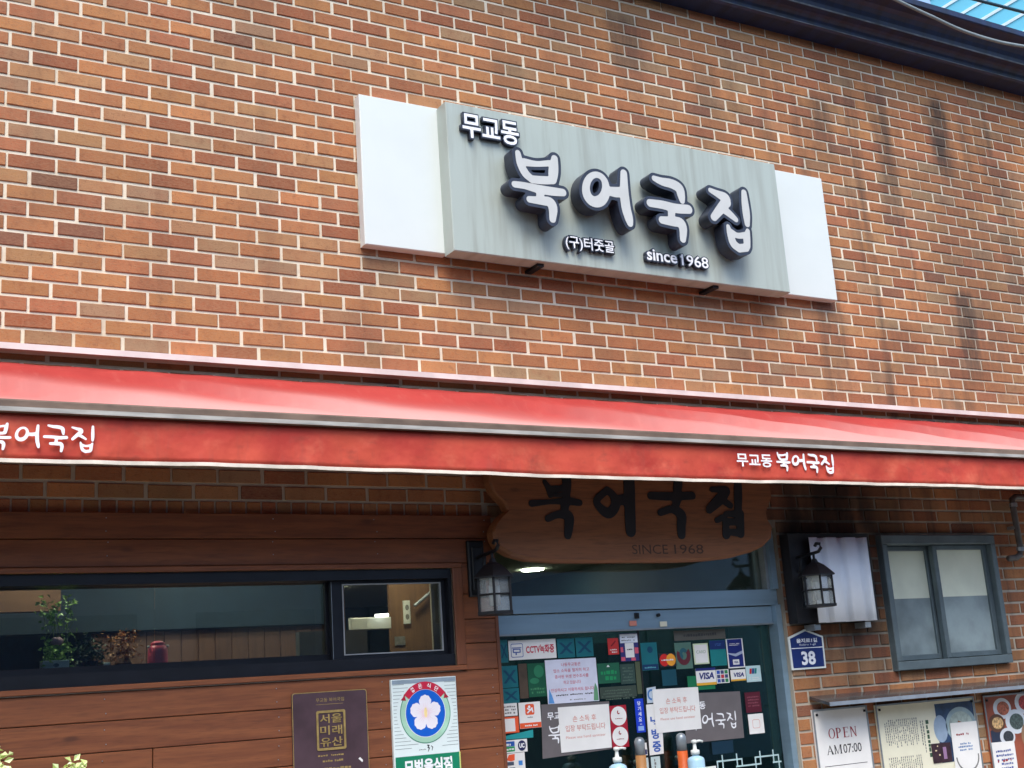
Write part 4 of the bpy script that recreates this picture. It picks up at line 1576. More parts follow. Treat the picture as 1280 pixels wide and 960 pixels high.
print_lines(PQ, 1.297, 1.43, 1.372, 1.386, 1, yq, M_GOLD, 1, 0.5)
print_lines(PQ, 1.297, 1.43, 1.348, 1.362, 1, yq, M_GOLD, 2, 0.6)
print_lines(PQ, 1.297, 1.46, 1.25, 1.335, 4, yq, M_GOLD, 3, 0.5)
mark(PQ, [[(1.482, 1.352), (1.5, 1.336), (1.503, 1.345), (1.49, 1.358)]], yq, M_PAPER, 'paint_fleck')

m_ = MB()
m_.cbox(1.646, 1.967, -0.052, -0.033, 1.20, 1.672, 0.003)
ES = part('emblem_sign', m_, plain('enamel_white', (226, 238, 234), 0.3, 0, 0.03))
tag(ES, 'white upright sign with a pale five petal flower on a blue disc', 'sign')
ye_ = -0.0525
cx, cz = 1.806, 1.520
sh = []
for k in range(19):
    z = 1.648 - k * 0.0152
    hw = 0.0
    dz = abs(z - cz)
    if dz < 0.132:
        hw = 0.128 * math.sqrt(max(0, 1 - (dz / 0.134) ** 2))
    lx, rx_ = (1.652, 1.961)
    if hw > 0.0:
        sh += [rect(lx, min(cx - hw - 0.012, lx + 0.055 + 0.03 * (k % 3)), z, z + 0.0016), rect(max(cx + hw + 0.012, rx_ - 0.055), rx_, z, z + 0.0016)]
    elif z > 1.62:
        sh.append(rect(lx, rx_, z, z + 0.0016))
    else:
        sh += [rect(lx, lx + 0.08, z, z + 0.0016), rect(rx_ - 0.08, rx_, z, z + 0.0016)]
mark(ES, sh, ye_, plain('line_grey', (96, 110, 112), 0.5), 'ruled_line')['kind'] = 'stuff'
mark(ES, [rect(1.6495, 1.9635, 1.651, 1.669)], ye_ - 0.0001, plain('grey_blue_strip', (140, 156, 168), .4), 'top_strip')
GRN = plain('sign_green', (20, 128, 92), 0.4, 0, .04)
mark(ES, [ellipse(cx, cz, 0.124, 0.130, 48)], ye_ - 0.0004, plain('ring_green_line', (60, 140, 110), .4), 'ring_outline')
mark(ES, [ellipse(cx, cz, 0.1205, 0.1265, 48)], ye_ - 0.0007, plain('ring_pale_green', (172, 214, 186), .4), 'ring')
mark(ES, [ellipse(cx, cz, 0.099, 0.104, 44)], ye_ - 0.0010, M_WINK, 'disc_edge')
mark(ES, [ellipse(cx, cz, 0.0965, 0.1015, 44)], ye_ - 0.0013, plain('emblem_blue', (16, 96, 200), .4, 0, .04), 'disc')
mark(ES, [arcband(cx, cz, 0.098, 0.103, 0.128, 0.136, R(38), R(142), 20)], ye_ - 0.0018, plain('ribbon_red', (196, 36, 66), .4, 0, .05), 'ribbon')
for s_ in (1, -1):
    mark(ES, [[(cx + s_ * 0.093, cz + 0.058), (cx + s_ * 0.118, cz + 0.062), (cx + s_ * 0.106, cz + 0.075), (cx + s_ * 0.1, cz + 0.09)][::s_]], ye_ - 0.0016, plain('ribbon_red_end', (170, 30, 56), .4), 'ribbon_end')
for ch, an in zip('좋은식단', (121, 101, 79, 59)):
    x = cx + 0.113 * math.cos(R(an))
    z = cz + 0.1195 * math.sin(R(an))
    text(ES, ch, x - 0.0095, x + 0.0095, z - 0.0105, z + 0.0105, ye_ - 0.0022, M_WINK, 0.02, rot=R(an - 90))
petal = []
for i in range(100):
    t = 2 * math.pi * i / 100
    k = abs(math.cos(2.5 * (t - math.pi / 2)))
    rr = 0.046 + 0.030 * k ** 0.6 + 0.0015 * math.sin(t * 25)
    petal.append((cx + rr * 1.0 * math.cos(t), cz + rr * 1.03 * math.sin(t)))
mark(ES, [petal], ye_ - 0.0017, plain('petal_white', (240, 234, 238), .4, 0, .02), 'flower')
ry = []
for i in range(25):
    t = 2 * math.pi * i / 25
    l = 0.05 if i % 5 in (0, 1, 4) else 0.032
    c_, s__ = math.cos(t + math.pi / 2), math.sin(t + math.pi / 2)
    ry.append([(cx + 0.012 * c_ - .0007 * s__, cz + 0.012 * s__ + .0007 * c_), (cx + 0.012 * c_ + .0007 * s__, cz + 0.012 * s__ - .0007 * c_), (cx + l * c_, cz + l * s__)])
mark(ES, ry, ye_ - 0.0020, plain('petal_pink', (236, 170, 180), .4), 'petal_rays')
mark(ES, [ellipse(cx, cz + 0.002, 0.008, 0.022, 16)], ye_ - 0.0023, plain('stamen_yellow', (240, 214, 150), .4), 'stamen')
polys(ES, glyph([[(1.807, 1.382, .002), (1.816, 1.381, .002), (1.809, 1.372, .002), (1.817, 1.37, .002), (1.81, 1.356, .0015)], [(1.826, 1.378, .0015), (1.833, 1.372, .0018), (1.829, 1.359, .0012)]], 0, .001, .0008), ye_ - .0004, M_INK, 0.0005, 'handwriting')
print_lines(ES, 1.765, 1.80, 1.362, 1.372, 1, ye_ - .0004, M_GREYP, 4, .4)
mark(ES, [rect(1.651, 1.962, 1.203, 1.342)], ye_ - 0.0004, GRN, 'green_band')
text(ES, '모범음식점', 1.69, 1.925, 1.268, 1.327, ye_ - 0.0009, M_WINK, 0.045)
m_ = MB()
m_.cbox(1.963, 1.9685, -0.0535, -0.0525, 1.203, 1.342, 0.0003)
part('sticker_edge', m_, plain('yellow_edge', (200, 206, 110), .5), ES)

# ------------------------------------------------------------------ notices and stickers on the door glass
DY = D0 - 0.0006


def sticker(lab, q, m, cat='sticker', layer=0, name='door_sticker', group='stickers and notices on the glass doors'):
    if len(q) == 4 and not isinstance(q[0], tuple):
        x0, x1, z0, z1 = q
        q = [(x0, z1), (x1, z1), (x1, z0), (x0, z0)]
    o = note(name, lab, cat, q, DY - layer * 0.0035, m, group, 0.0006)
    o['_y'] = DY - layer * 0.0035 - 0.0006
    return o


def yo(o, k=1):
    return o['_y'] - 0.0004 * k


C = lambda n_, c, r=0.4, v=.06: plain(n_, c, r, 0, v, 14)
TEAL = C('teal_film', (22, 104, 112))
TEALD = C('dark_teal_print', (14, 66, 92))
s = sticker('white CCTV sticker with a blue camera outline and red letters', (2.336, 2.603, 1.731, 1.823), M_PAPER)
text(s, 'CCTV녹화중', 2.432, 2.592, 1.757, 1.799, yo(s), C('red_letters', (200, 50, 70)), 0.03)
BL = C('blue_line', (60, 90, 160))
polys(s, [rrect(2.348, 2.416, 1.743, 1.808, .008), rrect(2.351, 2.413, 1.746, 1.805, .006)], yo(s), BL, .0004, 'picture_frame')
polys(s, [rrect(2.358, 2.402, 1.764, 1.784, .004), rrect(2.364, 2.396, 1.769, 1.779, .003)], yo(s), BL, .0004, 'camera_outline')
mark(s, [rect(2.354, 2.407, 1.786, 1.79), rect(2.372, 2.38, 1.754, 1.7635)], yo(s), BL, 'camera_outline')


def xmark(o, x0, x1, z0, z1, m):
    cx_, cz_ = (x0 + x1) / 2, (z0 + z1) / 2
    a_, b_ = (x1 - x0) * .33, (z1 - z0) * .3
    t_ = a_ * .28
    mark(o, [[(cx_ - a_ - t_, cz_ - b_), (cx_ - a_ + t_, cz_ - b_), (cx_ + a_ + t_, cz_ + b_), (cx_ + a_ - t_, cz_ + b_)]], yo(o), m, 'cross_stroke')
    mark(o, [[(cx_ + a_ - t_, cz_ - b_), (cx_ + a_ + t_, cz_ - b_), (cx_ - a_ + t_, cz_ + b_), (cx_ - a_ - t_, cz_ + b_)]], yo(o, 2), m, 'cross_stroke')


for q, lab in (((2.611, 2.711, 1.729, 1.821), 'square teal sticker with a dark cross touching the white camera notice'),
               ((2.718, 2.820, 1.729, 1.823), 'square teal sticker with a dark cross, second to the right of the camera notice'),
               ((2.289, 2.331, 1.722, 1.829), 'narrow teal cross sticker between the wooden post and the camera notice'),
               ((2.290, 2.376, 1.604, 1.706), 'teal cross sticker under the camera notice beside the wooden post'),
               ((2.289, 2.378, 1.532, 1.601), 'lowest teal cross sticker just above the small orange stickers')):
    s = sticker(lab, q, TEAL)
    xmark(s, *q, TEALD)
s = sticker('dark green poster with a lighter tree shape behind the disinfection notice', (2.433, 2.60, 1.553, 1.711), C('green_poster', (20, 84, 58)))
mark(s, [ellipse(2.495, 1.672, .028, .03, 18), ellipse(2.468, 1.628, .026, .014, 16)], yo(s), C('poster_leaf', (44, 120, 84)), 'printed_leaf')
print_lines(s, 2.44, 2.53, 1.565, 1.60, 2, yo(s), C('poster_text', (70, 130, 90)), 3, .6)
s = sticker('brown strip poster beside the green tree poster', (2.383, 2.43, 1.55, 1.712), C('brown_print', (74, 60, 46), .5, .3))
s = sticker('white disinfection notice with five lines of red Korean text', [(2.531, 1.722), (2.828, 1.721), (2.829, 1.512), (2.533, 1.514)], C('lilac_paper', (214, 216, 230)), 'notice', 1)
RD = C('red_ink', (196, 70, 90))
for i, (tx, a_, b_) in enumerate((('나동무교동은', .31, .69), ('업소 소독을 철저히 하고', .15, .85), ('종사원 위생 연수조사를', .17, .83), ('하고 있습니다', .33, .67), ('안심하시고 이용하셔도 됩니다', .08, .92))):
    z = 1.688 - i * 0.0285 - (0.006 if i == 4 else 0)
    text(s, tx, 2.531 + .297 * a_, 2.531 + .297 * b_, z, z + .017, yo(s), RD, 0.008, res=2)
print_lines(s, 2.575, 2.80, 1.547, 1.560, 1, yo(s), M_INK, 4, .5)
print_lines(s, 2.65, 2.76, 1.523, 1.533, 1, yo(s), M_GREYP, 5, .5)
mark(s, [[(2.537, 1.517), (2.57, 1.516), (2.56, 1.55), (2.545, 1.585)]], yo(s), C('blue_drop', (90, 150, 210)), 'printed_bottle')
mark(s, [[(2.797, 1.516), (2.826, 1.515), (2.824, 1.575), (2.812, 1.602), (2.803, 1.57)]], yo(s), C('green_drop', (96, 150, 110)), 'printed_bottle')
s = sticker('small red sticker with slanted white marks near the door gap', (2.909, 2.974, 1.731, 1.812), C('red_film', (196, 52, 48)))
mark(s, [[(2.925, 1.775), (2.955, 1.80), (2.96, 1.795), (2.93, 1.77)]], yo(s), C('dark_red', (130, 24, 30)), 'printed_stroke')
print_lines(s, 2.918, 2.966, 1.738, 1.762, 2, yo(s), M_PAPER, 3, .5)
s = sticker('white patterned sticker with navy and pink corners near the door gap', (2.982, 3.095, 1.694, 1.832), C('navy_film', (50, 50, 110)))
mark(s, [rect(2.985, 3.093, 1.785, 1.829)], yo(s), C('pale_print', (220, 224, 230)), 'pale_band')
mark(s, [rect(3.012, 3.066, 1.712, 1.784)], yo(s, 2), M_PAPER, 'pale_field')
mark(s, [rect(2.984, 3.008, 1.697, 1.716), rect(3.045, 3.072, 1.696, 1.711), rect(3.07, 3.093, 1.73, 1.76), rect(2.984, 3.0, 1.74, 1.765)], yo(s, 1), C('pink_corner', (214, 90, 110)), 'pink_corner')
print_lines(s, 3.022, 3.058, 1.747, 1.757, 1, yo(s, 3), M_INK, 3, .7)
print_lines(s, 2.99, 3.085, 1.793, 1.822, 2, yo(s, 2), M_GREYP, 5, .4)
s = sticker('dark green notice with bright green lines left of the door gap', (2.835, 2.968, 1.593, 1.691), C('green_notice', (30, 92, 66)))
print_lines(s, 2.85, 2.955, 1.603, 1.66, 2, yo(s), C('bright_green', (30, 140, 84)), 3, .7)
mark(s, [[(2.89, 1.672), (2.91, 1.672), (2.9, 1.683)]], yo(s), M_PAPER, 'printed_roof')
s = sticker('dim grey green card right of the bright green notice', (2.971, 3.06, 1.584, 1.681), C('dim_green', (52, 74, 66)))
print_lines(s, 2.98, 3.05, 1.595, 1.67, 5, yo(s), C('dim_text', (84, 104, 92)), 5, .5)
s = sticker('dark strip of faint rows under the green notice', (2.84, 3.06, 1.52, 1.575), C('dim_olive', (58, 70, 60)))
print_lines(s, 2.85, 3.05, 1.51, 1.565, 4, yo(s), C('dim_text2', (84, 100, 86)), 6, .5)
s = sticker('white square sticker with an orange logo and an orange foot', (2.37, 2.49, 1.411, 1.531), M_PAPER)
OR = C('orange_print', (232, 92, 50))
polys(s, [rrect(2.405, 2.455, 1.472, 1.522, .008)], yo(s), OR, .0004, 'logo_tile')
mark(s, [ellipse(2.428, 1.509, .007, .007, 12), [(2.412, 1.482), (2.419, 1.479), (2.448, 1.502), (2.443, 1.507)]], yo(s, 2), M_WINK, 'logo_figure')
mark(s, [[(2.438, 1.499), (2.444, 1.481), (2.45, 1.484), (2.446, 1.5)], [(2.414, 1.5), (2.436, 1.489), (2.438, 1.495), (2.416, 1.506)]], yo(s, 3), M_WINK, 'logo_figure')
print_lines(s, 2.405, 2.455, 1.457, 1.466, 1, yo(s), M_GREYP, 2, .6)
mark(s, [rect(2.371, 2.489, 1.412, 1.436)], yo(s), OR, 'orange_band')
print_lines(s, 2.38, 2.48, 1.418, 1.430, 1, yo(s, 2), M_PAPER, 2, .6)
s = sticker('small white list sticker above the orange square', (2.281, 2.362, 1.474, 1.532), M_PAPER)
print_lines(s, 2.287, 2.357, 1.482, 1.525, 3, yo(s), M_GREYP, 3, .55)
s = sticker('orange framed white square sticker at the wooden post', (2.277, 2.365, 1.396, 1.470), OR)
mark(s, [rect(2.284, 2.345, 1.403, 1.462)], yo(s), M_PAPER, 'white_field')
s = sticker('slanted bright teal strip under the orange stickers', [(2.281, 1.384), (2.441, 1.403), (2.44, 1.367), (2.282, 1.368)], C('bright_teal', (40, 150, 150)))
s = sticker('white card sticker with blue green block and a dark round UC mark', (2.279, 2.404, 1.306, 1.364), M_PAPER)
mark(s, [rect(2.283, 2.335, 1.336, 1.358)], yo(s), C('card_blue', (40, 90, 170)), 'blue_block')
mark(s, [rect(2.283, 2.335, 1.312, 1.335)], yo(s), C('card_green', (40, 150, 90)), 'green_block')
print_lines(s, 2.287, 2.331, 1.316, 1.355, 2, yo(s, 2), M_PAPER, 5, .5)
mark(s, [ellipse(2.374, 1.335, .022, .024, 20)], yo(s), C('uc_navy', (40, 44, 84)), 'round_mark')
text(s, 'UC', 2.36, 2.388, 1.325, 1.346, yo(s, 2), M_WINK, .05)
s = sticker('white card sticker with orange and blue blocks below the round mark', (2.277, 2.386, 1.10, 1.304), M_PAPER)
mark(s, [[(2.287, 1.275), (2.31, 1.268), (2.33, 1.272), (2.332, 1.3), (2.30, 1.298)]], yo(s), OR, 'orange_block')
mark(s, [rect(2.35, 2.372, 1.247, 1.268)], yo(s), C('amex_blue', (60, 130, 200)), 'blue_block')
mark(s, [rect(2.285, 2.325, 1.25, 1.266), rect(2.30, 2.33, 1.225, 1.24)], yo(s), C('slate', (70, 80, 96)), 'slate_block')
# grey logo films, one on each leaf
GREY = C('grey_film', (104, 98, 98), .5)
s = sticker('grey square film with white brush letters on the left door leaf', [(2.496, 1.515), (2.889, 1.506), (2.881, 1.279), (2.483, 1.265)], GREY, layer=0)
text(s, '무교동', 2.525, 2.64, 1.44, 1.475, yo(s), M_WINK, .02)
polys(s, glyph(place(G_MAIN[0], 2.522, 2.60, 1.327, 1.416, .75), 0, .001, .0014), yo(s), M_WINK, .0004)
s = sticker('white hand washing notice with pink Korean text on the left door leaf', [(2.586, 1.496), (2.883, 1.494), (2.881, 1.286), (2.588, 1.284)], M_PAPER, 'notice', 1)
for tx, a_, b_, z in (('손 소독 후', .27, .73, 1.421), ('입장 부탁드립니다', .12, .90, 1.378)):
    text(s, tx, 2.586 + .296 * a_, 2.586 + .296 * b_, z, z + .03, yo(s), M_PINK, .006, res=2)
text(s, 'Please use hand sanitizer', 2.62, 2.85, 1.345, 1.357, yo(s), M_PINK, 0, res=2)
s = sticker('red sticker with two white discs beside the left hand washing notice', (2.885, 2.985, 1.282, 1.483), C('deep_red', (166, 26, 46)), layer=1)
for z in (1.432, 1.334):
    mark(s, [ellipse(2.936, z, .047, .046, 28)], yo(s), M_PAPER, 'white_disc')
    mark(s, [arcband(2.936, z + .018, .003, .004, .009, .010, R(100), R(330), 8)], yo(s, 2), M_RINK, 'disc_mark')
    print_lines(s, 2.912, 2.96, z - .016, z - .006, 1, yo(s, 2), M_RINK, 3, .45)
# right leaf
s = sticker('teal card sticker with a dark round mark beside the door gap', (3.108, 3.21, 1.643, 1.781), TEAL)
mark(s, [ellipse(3.165, 1.745, .018, .017, 16)], yo(s), TEALD, 'round_mark')
mark(s, [rect(3.11, 3.208, 1.645, 1.672)], yo(s), C('navy_foot', (16, 50, 90)), 'navy_foot')
print_lines(s, 3.12, 3.2, 1.65, 1.666, 1, yo(s, 2), C('teal_text', (90, 160, 170)), 3, .5)
s = sticker('card sticker of two overlapping red and yellow discs', (3.217, 3.325, 1.655, 1.723), C('dark_card', (30, 34, 40)))
mark(s, [ellipse(3.25, 1.689, .03, .031, 24)], yo(s), C('disc_red', (206, 40, 36)), 'red_disc')
mark(s, [ellipse(3.292, 1.689, .03, .031, 24)], yo(s, 2), C('disc_yellow', (240, 160, 50)), 'yellow_disc')
print_lines(s, 3.228, 3.314, 1.683, 1.695, 1, yo(s, 3), M_PAPER, 3, .7)
s = sticker('grey green sticker with a dark red and teal swirl', (3.322, 3.43, 1.639, 1.772), C('sage_film', (84, 118, 104)))
mark(s, [arcband(3.376, 1.707, .02, .022, .045, .05, R(150), R(400), 18)], yo(s), C('swirl_red', (96, 36, 46)), 'swirl')
mark(s, [arcband(3.376, 1.715, .008, .01, .026, .03, R(20), R(250), 14)], yo(s, 2), C('swirl_teal', (40, 90, 100)), 'swirl')
s = sticker('pale yellow green card sticker with faint capital letters', (3.442, 3.54, 1.657, 1.763), C('pale_lime', (206, 220, 180)))
mark(s, [rect(3.45, 3.532, 1.664, 1.756)], yo(s), M_PAPER, 'white_field')
text(s, 'CARD', 3.46, 3.522, 1.712, 1.728, yo(s, 2), C('faint_green', (150, 170, 140)), 0)
s = sticker('teal card sticker with a navy top beside the pale green card', (3.551, 3.657, 1.643, 1.775), C('teal2', (26, 124, 124)))
mark(s, [rect(3.552, 3.656, 1.728, 1.774)], yo(s), C('navy_top', (20, 44, 100)), 'navy_top')
print_lines(s, 3.585, 3.63, 1.745, 1.76, 2, yo(s, 2), C('blue_text', (70, 110, 170)), 3, .6)
s = sticker('tall navy card sticker with white edges and a white chip', (3.663, 3.777, 1.626, 1.778), M_PAPER)
NV = C('card_navy', (26, 38, 110))
mark(s, [rect(3.671, 3.769, 1.632, 1.776)], yo(s), NV, 'navy_field')
mark(s, [[(3.671, 1.70), (3.72, 1.685), (3.769, 1.70), (3.769, 1.715), (3.72, 1.70), (3.671, 1.705)]], yo(s, 2), C('silver_wave', (170, 180, 200)), 'wave')
print_lines(s, 3.682, 3.755, 1.742, 1.757, 2, yo(s, 2), M_PAPER, 4, .5)
mark(s, [rect(3.697, 3.74, 1.643, 1.67)], yo(s, 2), M_PAPER, 'chip')
text(s, 'VISA', 3.704, 3.733, 1.65, 1.662, yo(s, 3), NV, .03)
VB = C('visa_blue', (30, 40, 110))
VG = C('visa_gold', (226, 170, 50))
for q, lab in (((3.441, 3.571, 1.549, 1.636), 'large white card sticker with bold navy letters between gold and navy bars'),
               ((3.670, 3.772, 1.559, 1.617), 'small white card sticker with navy letters and gold foot under the tall navy card')):
    s = sticker(lab, q, M_PAPER, layer=1)
    x0, x1, z0, z1 = q
    h = z1 - z0
    mark(s, [rect(x0, x1, z0, z0 + h * .15)], yo(s), VG, 'gold_bar')
    if x0 < 3.6:
        mark(s, [rect(x0, x1, z1 - h * .15, z1)], yo(s), VB, 'navy_bar')
    text(s, 'VISA', x0 + .02, x1 - .012, z0 + h * .34, z0 + h * .74, yo(s), VB, .04, shear=.2)
q = (3.576, 3.661, 1.553, 1.623)
s = sticker('white card sticker with a grid of blue, red and green blocks', q, M_PAPER)
for i, c in enumerate(((40, 80, 170), (190, 40, 60), (40, 130, 70))):
    for j in range(3):
        cc = c if (i + j) % 2 == 0 else (60, 70, 110)
        mark(s, [rect(3.581 + i * .026, 3.602 + i * .026, 1.557 + j * .022, 1.575 + j * .022)], yo(s), C('grid_block', cc), 'colour_block')
s = sticker('pale aqua card sticker with a red and blue emblem', (3.778, 3.880, 1.548, 1.632), C('pale_aqua', (186, 214, 214)))
mark(s, [[(3.80, 1.59), (3.815, 1.59), (3.82, 1.618), (3.805, 1.618)]], yo(s), C('up_red', (190, 40, 50)), 'emblem')
mark(s, [[(3.817, 1.59), (3.832, 1.59), (3.837, 1.618), (3.822, 1.618)]], yo(s), C('up_blue', (30, 70, 130)), 'emblem')
mark(s, [[(3.834, 1.59), (3.849, 1.59), (3.854, 1.618), (3.839, 1.618)]], yo(s), C('up_teal', (20, 120, 120)), 'emblem')
print_lines(s, 3.79, 3.87, 1.557, 1.575, 2, yo(s), M_PAPER, 5, .5)
s = sticker('brown grey text strip at the top of the right door leaf', (3.326, 3.665, 1.782, 1.833), C('taupe_strip', (86, 84, 76)))
print_lines(s, 3.38, 3.62, 1.797, 1.818, 1, yo(s), C('taupe_text', (52, 52, 50)), 3, .7)
s = sticker('green sticker partly behind the large navy lettered card', (3.385, 3.562, 1.527, 1.60), C('emerald', (20, 112, 72)), name='door_sticker')
s = sticker('dark teal square between the discs and the hand washing notice', (3.225, 3.318, 1.56, 1.64), C('dark_teal2', (16, 70, 84)))
s = sticker('dark moss paper strip at the door gap above the blue pull sticker', (3.065, 3.095, 1.53, 1.69), C('moss', (78, 86, 62)))
s = sticker('blue upright sticker with white Korean pull sign at the door gap', (3.041, 3.095, 1.343, 1.507), C('royal_blue', (24, 60, 190)))
for i, ch in enumerate('당기세요'):
    z = 1.475 - i * .026
    text(s, ch, 3.057, 3.077, z, z + .02, yo(s), M_WINK, .02)
mark(s, [rect(3.05, 3.085, 1.352, 1.374)], yo(s), C('pale_blue', (150, 180, 230)), 'pale_block')
print_lines(s, 3.057, 3.078, 1.38, 1.388, 1, yo(s), M_PAPER, 2, .6)
s = sticker('round pale blue arrow sticker above the white banner', [(3.123, 1.556), (3.18, 1.561), (3.174, 1.483), (3.118, 1.481)], C('pale_ring', (190, 204, 214)))
mark(s, [arcband(3.15, 1.522, .016, .018, .026, .028, R(40), R(270), 14)], yo(s), C('arrow_blue', (70, 120, 180)), 'arrow_ring')
s = sticker('tall white banner with large blue upright Korean letters', [(3.111, 1.475), (3.205, 1.477), (3.193, 1.231), (3.106, 1.229)], M_PAPER, 'banner')
for ch, z, h in (('냉', 1.368, .05), ('방', 1.305, .05), ('중', 1.242, .052)):
    text(s, ch, 3.128, 3.18, z, z + h, yo(s), C('banner_blue', (50, 90, 170)), .035)
s = sticker('white hand washing notice with pink Korean text on the right door leaf', [(3.154, 1.547), (3.446, 1.543), (3.444, 1.334), (3.156, 1.332)], M_PAPER, 'notice', 1)
for tx, a_, b_, z in (('손 소독 후', .27, .73, 1.469), ('입장 부탁드립니다', .12, .90, 1.424)):
    text(s, tx, 3.154 + .291 * a_, 3.154 + .291 * b_, z, z + .03, yo(s), M_PINK, .006, res=2)
text(s, 'Please use hand sanitizer', 3.19, 3.41, 1.392, 1.404, yo(s), M_PINK, 0, res=2)
s = sticker('grey square film with white brush letters on the right door leaf', [(3.356, 1.515), (3.723, 1.505), (3.719, 1.268), (3.336, 1.268)], GREY)
text(s, '동', 3.445, 3.485, 1.43, 1.468, yo(s), M_WINK, .02)
for g, q in zip(G_MAIN[:], ((3.36, 3.43, 1.325, 1.41), (3.452, 3.53, 1.335, 1.41), (3.538, 3.61, 1.322, 1.405), (3.615, 3.68, 1.318, 1.41))):
    polys(s, glyph(place(g, *q, wt=.7), 0, .001, .0014), yo(s), M_WINK, .0004)
s = sticker('dark red square sticker with faint text at the right of the doors', (3.752, 3.858, 1.391, 1.496), C('oxblood', (84, 22, 38)))
print_lines(s, 3.765, 3.845, 1.42, 1.48, 4, yo(s), C('ox_text', (140, 80, 90)), 4, .5)
s = sticker('white square card below the dark red sticker', (3.759, 3.862, 1.282, 1.383), M_PAPER)
polys(s, [rrect(3.785, 3.835, 1.31, 1.355, .01), rrect(3.787, 3.833, 1.312, 1.353, .009)], yo(s), M_PINK, .0004, 'faint_frame')
s = sticker('small white sticker with orange block between the door pulls', (3.035, 3.093, 1.232, 1.292), M_PAPER)
mark(s, [rect(3.043, 3.066, 1.266, 1.284)], yo(s), C('amber', (230, 150, 80)), 'orange_block')
mark(s, [rect(3.037, 3.091, 1.236, 1.26)], yo(s), C('ink_navy', (50, 56, 100)), 'navy_block')
s = sticker('narrow white strip sticker left of the door gap at the bottom', (3.044, 3.094, 1.10, 1.22), C('aqua_white', (200, 216, 214)))
print_lines(s, 3.06, 3.078, 1.11, 1.21, 1, yo(s), M_GREYP, 3, .5, vertical=True)
s = sticker('narrow white strip sticker right of the door gap at the bottom', (3.110, 3.166, 1.10, 1.221), C('aqua_white2', (196, 214, 212)))
print_lines(s, 3.127, 3.15, 1.11, 1.21, 1, yo(s), M_GREYP, 4, .5, vertical=True)
s = sticker('dark blue green poster at the lower right of the doors', (3.50, 3.64, 1.20, 1.262), C('deep_blue', (10, 44, 62)))

# ------------------------------------------------------------------ sanitiser pump bottles on a stand
M_BOT = plain('pale_blue_bottle', (170, 206, 224), 0.25, 0, 0.04)
for lab, x, y, zt, lbl in (('pale blue pump bottle below the two white discs', 2.775, -0.10, 1.295, False),
                           ('pale blue pump bottle with a white and red label at the orange door pull', 3.238, -0.10, 1.292, True)):
    dz = zt - 1.285
    bt = thing('pump_bottle', lab, 'pump bottle', (x, y, 0.98 + dz), 'pump bottles at the door')
    m_ = MB()
    m_.lathe((x, y, 1.0 + dz), [(0.040, 0.0), (0.043, 0.006), (0.043, 0.19), (0.040, 0.20), (0.03, 0.207), (0.016, 0.212), (0.016, 0.218)], 24)
    part('bottle', m_, M_BOT, bt, True)
    m_ = MB()
    m_.lathe((x, y, 1.2185 + dz), [(0.022, 0), (0.022, 0.02), (0.010, 0.024), (0.008, 0.05), (0.009, 0.052), (0.015, 0.056), (0.015, 0.066), (0.006, 0.07)], 16)
    m_.tube([(x, y, 1.279 + dz), (x + 0.03, y - 0.005, 1.281 + dz), (x + 0.046, y - .008, 1.276 + dz)], 0.006, 8)
    part('pump', m_, M_WHITE, bt, True)
    if lbl:
        m_ = MB()
        m_.cbox(x - 0.05, x + 0.08, y - 0.052, y - 0.045, 1.03, 1.165, .001)
        lb = part('label_card', m_, M_WHITE, bt)
        mark(lb, [rect(x + 0.002, x + 0.028, 1.04, 1.15)], y - 0.0525, C('label_red', (206, 50, 60)), 'red_stripe')
for x, y in ((2.775, -0.10), (3.238, -0.10)):
    pst = thing('dispenser_stand', 'slim dark stand holding the pump bottle %s' % ('below the white discs' if x < 3 else 'with the red label'), 'stand', (x, y, 0))
    m_ = MB()
    m_.lathe((x, y, 0.9799), [(0.06, 0.0), (0.06, 0.02)], 20)
    part('tray', m_, M_IRON, pst)
    m_ = MB()
    m_.tube([(x, y, 0.02), (x, y, 0.9795)], 0.014, 10)
    part('pole', m_, M_IRON, pst)
    m_ = MB()
    m_.lathe((x, y, 0.0), [(0.13, 0.0), (0.13, 0.012), (0.02, 0.02)], 20)
    part('foot', m_, M_IRON, pst)

# ------------------------------------------------------------------ plants and things on the window ledge
def leafy(mb_, pts, size, r, flat=0.35):
    for p in pts:
        s_ = size * r.uniform(0.7, 1.25)
        a_, b_ = r.uniform(0, 6.28), r.uniform(-0.9, 0.9)
        d = Vector((math.cos(a_) * math.cos(b_), math.sin(a_) * math.cos(b_), math.sin(b_)))
        u = d.cross(Vector((r.uniform(-1, 1), r.uniform(-1, 1), r.uniform(-1, 1)))).normalized()
        n_ = d.cross(u) * (0.18 * s_)
        p = Vector(p)
        A_, T_ = p, p + d * s_
        M1, M2 = p + d * s_ * 0.45 + u * s_ * flat + n_, p + d * s_ * 0.45 - u * s_ * flat + n_
        M0 = p + d * s_ * 0.5
        mb_.poly([A_, M0, M1]); mb_.poly([M1, M0, T_]); mb_.poly([A_, M2, M0]); mb_.poly([M0, M2, T_])


